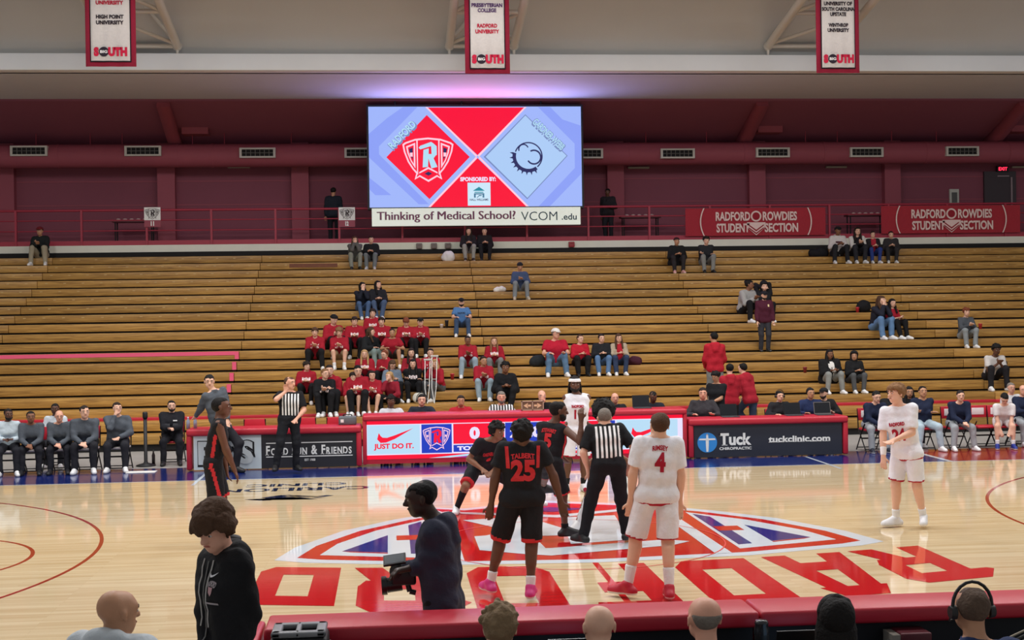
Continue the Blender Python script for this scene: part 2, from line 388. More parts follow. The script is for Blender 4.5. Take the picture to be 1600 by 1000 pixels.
# ------------------------------------------------------------------ bleachers
def zf(s): return .848 + .242 * s
def yf(s): return 15.0 + .591 * s
def TT(s): return zf(s) + .222
JX = [-18.15, -12.1, -6.05, .095, 6.12, 12.11, 18.1, 24.1]
seclab = ['wooden bleacher section cut by the left picture edge', 'wooden bleacher section behind the grey visitors bench', 'wooden bleacher section where the red pep band sits', 'wooden bleacher section behind the white-capped man', 'wooden bleacher section with the maroon standing man', 'wooden bleacher section with the grey-sweater man', 'wooden bleacher section at the right picture edge']
rs = random.Random(3)
PLM = {}
for j in range(7):
    x0, x1 = JX[j], JX[j + 1]
    sec = thing('bleacher_section', ((x0 + x1) / 2, yf(-3), 0), seclab[j], 'bleachers', 'telescopic bleacher sections')
    me = MB().rbox((-(x1 - x0) / 2 + .006, 0, 0), ((x1 - x0) / 2 - .006, .62, .198), .008).mesh('plank', M_OAK)
    for s in range(-3, 16):
        o = bpy.data.objects.new('plank', me); COL.objects.link(o); o.parent = sec
        o.location = (0, yf(s) - yf(-3), TT(s) - .198)
    u_ = MB()
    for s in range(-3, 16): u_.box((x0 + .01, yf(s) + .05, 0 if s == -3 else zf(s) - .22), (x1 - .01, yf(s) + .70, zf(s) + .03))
    u_.build('understructure', M_DARK, sec)  # near-black puts the shadow in the gaps under the planks into the colour
    n_ = MB(); n_.rbox((x0, yf(-1) - .04, zf(-1) - .03), (x1, yf(-1) + .02, zf(-1) + .05), .01); n_.build('red_nosing', M_PAD, sec)
    # metal number plates on the upper rows
    if j < 7:
        pl = MB()
        for s in range(8, 16):
            for i in range(12):
                xx = x0 + .25 + i * .5
                pl.box((xx - .035, yf(s) - .004, TT(s) - .075), (xx + .035, yf(s), TT(s) - .058))
        pl.build('seat_numbers', mat((196, 168, 112), .4, name='brass_plate'), sec)['kind'] = 'stuff'
wn = MB(); wn.box((-5.2, yf(14) - .006, TT(14) - .14), (-3.8, yf(14) - .001, TT(14) - .03)); tag(wn.build('worn_patch', mat((118, 66, 40), .6, var=.3, vscale=9), None, (-4.5, yf(14), TT(14) - .14)), 'dark reddish worn patch on an upper bleacher plank', 'patch')
tp = thing('pink_tape', (-6.05, yf(4), TT(4)), 'pink tape marking off rows of the left bleachers', 'tape')
M_PINK = mat((236, 92, 128), .5, name='pink_tape')
q = MB(); q.box((-18, yf(4) - .008, TT(4) - .09), (-6.16, yf(4) - .001, TT(4) + .004)); q.build('tape_strip', M_PINK, tp)
for s in range(4, -1, -1):
    q = MB(); q.box((-6.16, yf(s) - .008, zf(s) + .03), (-6.06, yf(s) - .001, TT(s))); q.build('tape_strip', M_PINK, tp)
# ------------------------------------------------------------------ concourse, back wall, duct, roof
YB = yf(16); ZC = 5.08
q = MB(); q.box((-26, YB, 3.5), (28, YB + .3, 4.87)); struct(q.build('trim_2', M_DARK), 'black band above the top bleacher row')
q = MB(); q.box((-26, YB + .02, 4.87), (28, YB + .3, ZC)); struct(q.build('trim_3', mat((224, 224, 210), .7, var=.05, vscale=3, name='white_fascia')), 'white concourse fascia')
q = MB(); q.box((-26, YB + .1, ZC - .2), (28, 27.2, ZC)); struct(q.build('floor_concourse', M_CONC), 'concourse floor')
q = MB(); q.box((-26, 26.9, 4.5), (28, 27.2, 9.6)); WB = struct(q.build('wall_back', M_WALL), 'dim maroon back wall of the concourse')
# block courses on the wall
for px in (12, 262, 470, 960, 1180, 1390):
    x = on_y(px, 300, 26.9)[0]
    q = MB(); q.box((x - .27, 26.6, ZC), (x + .27, 26.92, 8.4)); struct(q.build('wall_column', M_WALL2))
for z in (6.45, 7.2): 
    q = MB(); q.box((-26, 26.885, z), (28, 26.905, z + .035)); q.build('wall_course', M_WALL2, WB)
for px, a in ((255, 1), (1190, -1), (1600, -1)):
    t0 = on_y(px, 157, 24.1); 
    q = MB(); q.tube((t0[0], 24.05, 9.30), (t0[0], 26.6, 8.25), .26, .26, 4); struct(q.build('trim_raker', M_WALL2), 'inclined maroon strut below the roof edge')
    q = MB(); q.box((t0[0] + .3, 25.6, 8.55), (t0[0] + 1.1, 26.2, 8.85)); struct(q.build('trim_bracket', M_WALL2))
# sloping maroon underside behind the roof edge
q = MB(); q.add([(-26, 23.95, 9.30), (28, 23.95, 9.30), (28, 26.95, 8.3), (-26, 26.95, 8.3), (-26, 23.95, 9.45), (28, 23.95, 9.45), (28, 26.95, 9.45), (-26, 26.95, 9.45)], [(0, 3, 2, 1), (4, 5, 6, 7), (0, 1, 5, 4), (2, 3, 7, 6)]); struct(q.build('ceiling_back', mat((142, 80, 100), .75, var=.05, vscale=1.0, name='maroon_underside')), 'sloping maroon underside of the roof edge')
q = MB(); q.box((-26, 19.6, 9.36), (28, 23.97, 9.6)); struct(q.build('ceiling_soffit', mat((204, 210, 220), .85, var=.04, vscale=.8, name='soffit')), 'pale flat soffit')
q = MB(); q.rbox((-26, 19.2, 9.36), (28, 19.75, 9.80), .02); struct(q.build('trim_ring_beam', M_BEAM), 'cream ring beam')
# fabric roof rising from the ring beam towards us
v = []; f = []; ny = 16; nx = 18
for j in range(ny + 1):
    y = 19.7 - 34 * (j / ny) ** 1.7; rise = 9.78 + 4.6 * (1 - math.exp(-(19.7 - y) / 3.4))
    for i in range(nx + 1):
        x = -26 + 54 * i / nx; v.append((x, y, rise + .12 * math.cos(i * math.pi * 2 / 3)))
for j in range(ny):
    for i in range(nx): f.append((j * (nx + 1) + i, j * (nx + 1) + i + 1, (j + 1) * (nx + 1) + i + 1, (j + 1) * (nx + 1) + i))
mm_ = MB(); mm_.add(v, f, 0, True); struct(mm_.build('ceiling', M_CREAM), 'cream fabric roof')
# air duct with grilles
duct = thing('air_duct', (0, 26.0, 7.92), 'long round maroon air duct under the roof', 'duct')
q = MB(); q.tube((-26, 26.0, 7.92), (28, 26.0, 7.92), .36, .36, 28); q.build('duct_tube', M_WALL2, duct)
for px in (88, 275, 330, 490, 640, 985, 1165, 1290, 1450, 1580):
    x = on_y(px, 240, 25.7)[0]; q = MB(); q.tube((x - .04, 26.0, 7.92), (x + .04, 26.0, 7.92), .372, .372, 28); q.build('duct_seam', M_WALL2, duct)
for px in (-10, 55, 140, 190, 300, 350, 455, 1010, 1105, 1260, 1310, 1395, 1465, 1560):
    x = on_y(px, 225, 25.9)[0]; q = MB(); q.tube((x, 26.0, 8.25), (x, 26.0, 8.7), .012, .012, 6); q.build('hanger', M_RAIL, duct)
M_GR = mat((198, 196, 186), .5, name='grille_frame')
for px, py in ((45.5, 236), (223.5, 236), (402.5, 239), (566, 239), (915, 240), (1058.5, 240), (1207, 238.5), (1353.5, 238), (1503, 236.5)):
    c_ = on_y(px, py, 25.62); x, z = c_[0], c_[2]
    g_ = tag(MB().box((x - .55, 25.55, z - .155), (x + .55, 25.75, z - .105)).box((x - .55, 25.55, z + .105), (x + .55, 25.75, z + .155)).box((x - .55, 25.55, z - .105), (x - .48, 25.75, z + .105)).box((x + .48, 25.55, z - .105), (x + .55, 25.75, z + .105)).build('grille_frame', M_GR, duct))
    MB().box((x - .49, 25.60, z - .11), (x + .49, 25.635, z + .11)).build('grille_void', M_DARK, g_)
    for i in range(6): MB().box((x - .35 + i * .14 - .008, 25.57, z - .10), (x - .35 + i * .14 + .008, 25.60, z + .10)).build('grille_bar', mat((110, 108, 102), .5), g_)
    MB().box((x - .48, 25.57, z - .006), (x + .48, 25.60, z + .006)).build('grille_bar', mat((110, 108, 102), .5), g_)
for px, py in ((38, 259), (373, 261), (998, 262), (1307, 261), (1597, 261)):
    c_ = on_y(px, py, 26.8); tag(MB().rbox((c_[0] - .35, 26.78, c_[2] - .03), (c_[0] + .35, 26.91, c_[2] + .03), .01).build('strip_light', mat((170, 160, 140), .4), None, (c_[0], 26.8, c_[2])), {38: 'unlit strip light on the wall below the leftmost duct grille', 373: 'unlit strip light on the wall below the third grille from the left', 998: 'unlit strip light just right of the big screen', 1307: 'unlit strip light above the gap between the two red banners', 1597: 'unlit strip light cut by the right picture edge'}[px], 'light')
# door, exit lamp and notice on the wall
c_ = on_y(1562, 300, 26.85)
d_ = MB().box((c_[0] - .55, 26.8, ZC), (c_[0] + .55, 26.9, ZC + 2.3)).build('door_1', mat((58, 46, 52), .5, name='dark_door')); struct(d_, 'dark door at the end of the concourse')
MB().box((c_[0] + .36, 26.77, ZC + .05), (c_[0] + .41, 26.8, ZC + 2.1)).build('door_edge', mat((150, 130, 135), .4), d_); MB().box((c_[0] - .1, 26.77, ZC + 2.12), (c_[0] + .3, 26.8, ZC + 2.16)).build('door_closer', mat((150, 130, 135), .4), d_)
c_ = on_y(1566, 264, 26.8); ex_ = thing('exit_sign', c_, 'small red glowing exit sign over the dark concourse door', 'sign'); MB().box((c_[0] - .2, 26.75, c_[2] - .1), (c_[0] + .2, 26.85, c_[2] + .1)).build('housing', M_BLACK, ex_)
q = MB(); put_text(q, 'EXIT', (c_[0], 26.745, c_[2]), X3, (0, 0, 1), .3, .11); q.build('lettering', mat((255, 40, 70), emit=3.0), ex_)
c_ = on_y(1492, 307, 26.8); nb_ = thing('notice_board', (c_[0], 26.8, c_[2] - .25), 'small pale framed notice on the maroon wall by the door', 'notice')
MB().box((c_[0] - .16, 26.84, c_[2] - .25), (c_[0] + .16, 26.9, c_[2] + .25)).build('frame', M_GR, nb_); MB().box((c_[0] - .09, 26.82, c_[2] - .2), (c_[0] + .09, 26.85, c_[2] + .14)).build('sheet', mat((90, 90, 88), .6), nb_)
# railing
rail = thing('concourse_railing', (0, YB + .15, ZC), 'red steel railing along the edge of the upper concourse', 'railing')
RY = YB + .12
MB().tube((-26, RY, 6.13), (28, RY, 6.13), .035, .035, 10).build('top_rail', M_RAIL, rail)
for z in (5.83, 5.52): MB().tube((-26, RY, z), (28, RY, z), .018, .018, 8).build('mid_rail', M_RAIL, rail)
MB().box((-26, RY - .02, 5.08), (28, RY + .02, 5.22)).build('toe_board', M_RAIL, rail)
x = on_y(25, 350, RY)[0]
while x < 27:
    MB().box((x - .03, RY - .06, 4.9), (x + .03, RY + .02, 6.13)).build('post', M_RAIL, rail); x += 1.905
x = on_y(25, 350, RY)[0] - 1.905
while x > -26:
    MB().box((x - .03, RY - .06, 4.9), (x + .03, RY + .02, 6.13)).build('post', M_RAIL, rail); x -= 1.905
# roof trusses and their pins
for px, lab, other in ((277, 'white tubular roof truss behind the left hanging banner', 172), (702, 'white tubular roof truss behind the middle hanging banner', 803), (1200, 'white tubular roof truss behind the right hanging banner', 1305)):
    pA = on_y(px, 72, 19.3); pB = on_y(other, 72, 19.3)
    tr = thing('roof_truss', (float(pA[0]), 19.3, 10.1), lab, 'truss', 'roof trusses')
    MT = mat((206, 202, 194), .5, name='white_steel')
    tops = []
    for p in (pA, pB):
        a0 = Vector((p[0], 19.3, p[2])); a1 = Vector((p[0], 12.5, p[2] + 1.25)); tops.append((a0, a1))
        MB().tube(a0, a1, .11, .11, 12).build('chord', MT, tr)
        MB().tube((p[0], 19.3, 9.78), a0, .03, .05, 8).ell((p[0], 19.3, p[2]), (.13, .13, .13), 10).build('pin', MT, tr)
    for t0, t1 in ((.0, .0), (.33, .33), (.66, .66)):
        MB().tube(tops[0][0].lerp(tops[0][1], t0), tops[1][0].lerp(tops[1][1], t1), .06, .06, 8).build('strut', MT, tr)
    for t0, t1 in ((0.02, .33), (.33, .66)):
        MB().tube(tops[0][0].lerp(tops[0][1], t0), tops[1][0].lerp(tops[1][1], t1), .05, .05, 8).build('brace', MT, tr)
    mid = (tops[0][0] + tops[1][0]) / 2 + Vector((0, -.5, 1.1)); mid1 = (tops[0][1] + tops[1][1]) / 2 + Vector((0, 0, 1.1))
    MB().tube(mid, mid1, .09, .09, 10).build('chord', MT, tr)
    for e in (0, 1): MB().tube(tops[e][0].lerp(tops[e][1], .03), mid, .05, .05, 8).build('brace', MT, tr); MB().tube(tops[e][0].lerp(tops[e][1], .5), mid.lerp(mid1, .45), .05, .05, 8).build('brace', MT, tr)
# arena lamp housings above the frame
for i, (lx, ly, lz) in enumerate(LAMPS):
    q = MB(); q.box((lx - .7, ly - .7, lz + .02), (lx + .7, ly + .7, lz + .15)); o = q.build('arena_lamp', mat((60, 60, 62), .5, name='lamp_housing'), None, (lx, ly, lz)); tag(o, 'square arena lamp hung high over the court', 'lamp', 'arena lamps')
# ------------------------------------------------------------------ figures: smooth-union bodies polygonised with surface nets
def A(*p): return np.array(p, float)
def nrm(v):
    n = np.linalg.norm(v); return v / n if n > 1e-9 else v
class SDF:
    def __init__(s, k=0.03): s.p = []; s.k = k
    def cap(s, a, b, r0, r1=None, k=None, flat=0, sub=False, sq=None):
        """tapered capsule; flat=1 cuts it square at b; sq=(axis, factor) squashes distances along an axis"""
        s.p.append((np.array(a, float), np.array(b, float), r0, r0 if r1 is None else r1, s.k if k is None else k, flat, sub, sq)); return s
    def ball(s, c, r, **kw): return s.cap(c, np.array(c) + A(0, 0, 1e-4), r, r, **kw)
    def bounds(s):
        lo = np.min([np.minimum(a, b) - max(r0, r1) for a, b, r0, r1, k, fl, sb, sq in s.p if not sb], axis=0)
        hi = np.max([np.maximum(a, b) + max(r0, r1) for a, b, r0, r1, k, fl, sb, sq in s.p if not sb], axis=0)
        return lo, hi
    def grid(s, vox, noise=0.0, nf=18.0, cut=None, seed=0):
        lo, hi = s.bounds(); lo = lo - 3 * vox - noise; hi = hi + 3 * vox + noise
        n = np.ceil((hi - lo) / vox).astype(int) + 1
        F = np.full(n, 0.5, np.float32)
        ax = [(lo[i] + vox * np.arange(n[i])).astype(np.float32) for i in range(3)]
        for a, b, r0, r1, k, fl, sb, sq in s.p:
            mg = max(r0, r1) * (1.0 if sq is None else 1.0) + k + 2.5 * vox
            i0 = np.maximum(0, np.floor((np.minimum(a, b) - mg - lo) / vox).astype(int))
            i1 = np.minimum(n, np.ceil((np.maximum(a, b) + mg - lo) / vox).astype(int) + 1)
            if np.any(i1 <= i0): continue
            X = ax[0][i0[0]:i1[0]][:, None, None] - np.float32(a[0]); Y = ax[1][i0[1]:i1[1]][None, :, None] - np.float32(a[1]); Z = ax[2][i0[2]:i1[2]][None, None, :] - np.float32(a[2])
            d = b - a; L2 = float(d @ d)
            t = (X * d[0] + Y * d[1] + Z * d[2]) / L2
            tc = np.clip(t, 0, 1)
            ex, ey, ez = X - tc * d[0], Y - tc * d[1], Z - tc * d[2]
            q = ex * ex + ey * ey + ez * ez
            if sq is not None:
                av, fac = sq; dp = ex * av[0] + ey * av[1] + ez * av[2]
                q = q + dp * dp * (fac * fac - 1)
            D = np.sqrt(q) - (r0 + (r1 - r0) * tc)
            if fl: D = np.maximum(D, (t - 1) * math.sqrt(L2))
            if fl == 2: D = np.maximum(D, -t * math.sqrt(L2))
            W = F[i0[0]:i1[0], i0[1]:i1[1], i0[2]:i1[2]]
            if sb:
                h = np.clip(0.5 - 0.5 * (W + D) / k, 0, 1); W[...] = W * (1 - h) - D * h + k * h * (1 - h)
            else:
                h = np.clip(0.5 + 0.5 * (D - W) / k, 0, 1); W[...] = D * (1 - h) + W * h - k * h * (1 - h)
        if noise or cut is not None:
            X = ax[0][:, None, None]; Y = ax[1][None, :, None]; Z = ax[2][None, None, :]
        if noise:
            rs = np.random.RandomState(seed + 3); N = 0
            for i in range(4):
                kv = rs.normal(size=3); kv = kv / np.linalg.norm(kv) * nf * (0.7 + 0.5 * i)
                ph = rs.uniform(0, 6.28, 2); kw = rs.normal(size=3) * nf * 0.35
                N = N + np.sin(X * kv[0] + Y * kv[1] + Z * kv[2] + ph[0] + 1.3 * np.sin(X * kw[0] + Y * kw[1] + Z * kw[2] + ph[1])) / (1 + 0.5 * i)
            F += (N * noise * 0.45).astype(np.float32)
        if cut is not None: F = np.maximum(F, cut(X, Y, Z))
        return F, lo, vox
def nets(F, lo, vox):
    s = F < 0; n = F.shape
    c = [s[i:n[0] - 1 + i, j:n[1] - 1 + j, k:n[2] - 1 + k] for i in (0, 1) for j in (0, 1) for k in (0, 1)]
    cnt = sum(x.astype(np.int8) for x in c)
    act = np.argwhere((cnt > 0) & (cnt < 8))
    if len(act) == 0: return np.zeros((0, 3)), np.zeros((0, 4), int)
    idx = np.full((n[0] - 1, n[1] - 1, n[2] - 1), -1, np.int32)
    idx[act[:, 0], act[:, 1], act[:, 2]] = np.arange(len(act))
    off = np.array([(i, j, k) for i in (0, 1) for j in (0, 1) for k in (0, 1)])
    V = np.stack([F[act[:, 0] + o[0], act[:, 1] + o[1], act[:, 2] + o[2]] for o in off], 1)
    acc = np.zeros((len(act), 3)); num = np.zeros(len(act))
    for a in range(8):
        for b in range(a + 1, 8):
            if np.abs(off[a] - off[b]).sum() != 1: continue
            va, vb = V[:, a], V[:, b]; mk = (va < 0) != (vb < 0)
            t = np.where(mk, va / np.where(mk, va - vb, 1), 0)
            p = off[a] + t[:, None] * (off[b] - off[a]); acc[mk] += p[mk]; num += mk
    P = (act + acc / num[:, None]) * vox + lo
    Q = []
    for ax in range(3):
        sl0 = [slice(None)] * 3; sl1 = [slice(None)] * 3; sl0[ax] = slice(0, n[ax] - 1); sl1[ax] = slice(1, n[ax])
        a0, a1 = s[tuple(sl0)], s[tuple(sl1)]
        e = np.argwhere(a0 != a1)
        b1, b2 = (ax + 1) % 3, (ax + 2) % 3
        e = e[(e[:, b1] > 0) & (e[:, b2] > 0) & (e[:, b1] < n[b1] - 1) & (e[:, b2] < n[b2] - 1)]
        inside = s[e[:, 0], e[:, 1], e[:, 2]]
        def g(d1, d2):
            q = e.copy(); q[:, b1] -= d1; q[:, b2] -= d2; return idx[q[:, 0], q[:, 1], q[:, 2]]
        quad = np.stack([g(1, 1), g(0, 1), g(0, 0), g(1, 0)], 1)
        quad[~inside] = quad[~inside][:, ::-1]
        Q.append(quad)
    Q = np.concatenate(Q); Q = Q[(Q >= 0).all(1)]
    return P, Q
def np_mesh(name, P, Q, mats, fm=None):
    me = bpy.data.meshes.new(name)
    me.vertices.add(len(P)); me.vertices.foreach_set('co', P.astype(np.float32).ravel())
    me.loops.add(len(Q) * 4); me.loops.foreach_set('vertex_index', Q.astype(np.int32).ravel())
    me.polygons.add(len(Q)); me.polygons.foreach_set('loop_start', np.arange(0, len(Q) * 4, 4, dtype=np.int32))
    for mm in (mats if isinstance(mats, (list, tuple)) else [mats]): me.materials.append(mm)
    me.polygons.foreach_set('use_smooth', np.ones(len(Q), bool))
    if fm is not None and len(Q):
        me.polygons.foreach_set('material_index', fm(P[Q].mean(1)).astype(np.int32))
    me.update(calc_edges=True)
    return me
def sdf_obj(sdf, name, mats, parent, vox, fm=None, **kw):
    F, lo, vx = sdf.grid(vox, **kw); P, Q = nets(F, lo, vx)
    if len(Q) == 0: return None, None, None
    o = bpy.data.objects.new(name, np_mesh(name, P, Q, mats, fm)); COL.objects.link(o)
    if parent is not None: o.parent = parent; ORG[o] = ORG[parent]
    return o, P, Q

def ik(a, t, l1, l2, pole):
    a = np.array(a, float); t = np.array(t, float); d = t - a; L = np.linalg.norm(d)
    if L > (l1 + l2) * 0.995: t = a + d / L * (l1 + l2) * 0.995; d = t - a; L = np.linalg.norm(d)
    L = max(L, abs(l1 - l2) + 0.03)
    u = nrm(d); x = (l1 * l1 - l2 * l2 + L * L) / (2 * L); h = math.sqrt(max(0, l1 * l1 - x * x))
    p = np.array(pole, float); p = p - u * (p @ u); p = nrm(p)
    return a + u * x + p * h, a + u * L

SKIN = {'light': (226, 178, 152), 'pink': (222, 165, 140), 'tan': (190, 140, 108), 'brown': (132, 88, 64), 'dark': (98, 64, 48), 'deep': (58, 38, 30)}
HAIR = {'black': (22, 19, 18), 'dark': (40, 30, 25), 'brown': (78, 54, 38), 'light': (128, 92, 60), 'blond': (178, 142, 96), 'grey': (120, 112, 104), 'red': (120, 62, 40)}
def cloth(rgb, rough=0.85): return mat(rgb, rough, bump=0.35, scale=26, var=0.08, vscale=14, spec=0.25, name='fabric')

def yawv(y): return A(math.sin(y), -math.cos(y), 0)
def sidev(y): return A(math.cos(y), math.sin(y), 0)
def rotz(v, y):
    c, s_ = math.cos(y), math.sin(y); return A(v[0] * c - v[1] * s_, v[0] * s_ + v[1] * c, v[2])

def sit(seat=0.45, lean=0.12, hands='lap', head=(0, 0), yaw=0.0, k=1.0, fy=-0.42, spread=0.13, fz=0.0, side=0.0):
    """canonical seated pose; all metres relative to the floor under the seat; seat = seat height"""
    s = seat / k
    P = A(0, 0, s + 0.10); C = A(side, -lean * 0.5, s + 0.10 + 0.50 * math.sqrt(max(0.1, 1 - lean * lean)))
    H = {'lap': (A(.08, -.36, s + .20), A(-.08, -.36, s + .20)), 'clasp': (A(.03, -.43, s + .25), A(-.03, -.43, s + .25)),
         'chin': (A(.05, -.30, s + .20), A(-.02, -.17 - lean * .5, s + .65)), 'chin2': (A(.03, -.19 - lean * .5, s + .64), A(-.03, -.19 - lean * .5, s + .64)),
         'phone': (A(.05, -.34, s + .38), A(-.05, -.34, s + .38)), 'side': (A(.33, -.05, s + .16), A(-.33, -.05, s + .16)),
         'knees': (A(.17, -.42, s + .18), A(-.17, -.42, s + .18)), 'cross': (A(-.13, -.22, s + .36), A(.13, -.22, s + .34)),
         'rest': (A(.03, -.50, s + .13), A(-.03, -.50, s + .13)), 'floor': (A(.06, -.50, .20), A(-.06, -.50, .20)), 'desk': (A(.20, -.38, s + .36), A(-.20, -.38, s + .36)),
         'up': (A(.07, -.12, s + .74), A(-.07, -.12, s + .74))}[hands]
    d = dict(P=P, C=C, hL=H[0], hR=H[1], fL=A(spread, fy, .085 + fz), fR=A(-spread, fy, .085 + fz), hy=head[0], hp=head[1], kp=A(0, -1, .6))
    out = {}
    for q, v in d.items():
        out[q] = rotz(v, yaw) * k if isinstance(v, np.ndarray) else v
    if hands in ('chin', 'chin2', 'phone'): out['epL'] = rotz(A(.35, -.3, -1), yaw); out['epR'] = rotz(A(-.35, -.3, -1), yaw)
    out['kp'] = rotz(d['kp'], yaw); out['fp'] = yaw; out['fs'] = yaw; out['hy'] = yaw + head[0]; out['k'] = k; out['sit'] = True
    return out
def stand(hands=None, head=(0, 0), yaw=0.0, k=1.0, lean=0.02, legs=0.10):
    H = hands or (A(.25, -.06, .80), A(-.25, -.06, .80))
    d = dict(P=A(0, 0, .945), C=A(0, -lean * .5, 1.47), hL=H[0], hR=H[1], fL=A(legs, -.02, .085), fR=A(-legs, .02, .085), kp=A(0, -1, 0))
    out = {q: rotz(v, yaw) * k for q, v in d.items()}
    out.update(fp=yaw, fs=yaw, hy=yaw + head[0], hp=head[1], k=k); return out

def project(P, Q, pts, dirs):
    bv = BVHTree.FromPolygons([tuple(p) for p in P], [tuple(q) for q in Q])
    out = []
    for p, d in zip(pts, dirs):
        h = bv.ray_cast(Vector(p), Vector(d), 1.5)
        out.append(None if h[0] is None else h[0] + h[1] * 0 - Vector(d).normalized() * 0.0)
    return out
def decal(parent, name, P, Q, o, u, v_, shapes, material, lift=0.006, seg=0.035):
    """flat shapes (verts2d, faces) wrapped on the surface P,Q seen along -(u x v) from o"""
    u = Vector(u).normalized(); v_ = Vector(v_).normalized(); n = u.cross(v_); o = Vector(o)
    bm = bmesh.new()
    for vs, fs in shapes:
        vv = [bm.verts.new((x, y, 0)) for x, y in vs]
        for f in fs:
            try: bm.faces.new([vv[i] for i in f])
            except ValueError: pass
    for _ in range(3):
        ed = [e for e in bm.edges if e.calc_length() > seg]
        if not ed: break
        bmesh.ops.subdivide_edges(bm, edges=ed, cuts=1)
    bmesh.ops.triangulate(bm, faces=bm.faces[:])
    bv = BVHTree.FromPolygons([tuple(p) for p in P], [tuple(q) for q in Q])
    last = 0.4; bad = []
    for v in bm.verts:
        p = o + u * v.co.x + v_ * v.co.y
        h = bv.ray_cast(p + n * 0.4, -n, 0.9)
        if h[0] is None: bad.append(v); continue
        v.co = h[0] + n * lift
    bmesh.ops.delete(bm, geom=bad, context='VERTS')
    me = bpy.data.meshes.new(name); bm.to_mesh(me); bm.free(); me.materials.append(material)
    ob = bpy.data.objects.new(name, me); COL.objects.link(ob); ob.parent = parent; ORG[ob] = ORG[parent]
    if len(shapes) > 1 and name != 'number': ob['kind'] = 'stuff'
    return ob
def tshape(body, w, h, bold=0.03, dx=0, dy=0, shear=0, arch=0):
    vs, fs, W, H = text_mesh(body, bold, shear)
    return ([(x * w + dx, y * h + dy - arch * (2 * x) ** 2) for x, y in vs], fs)
def rshape(x0, y0, x1, y1): return ([(x0, y0), (x1, y0), (x1, y1), (x0, y1)], [(0, 1, 2, 3)])

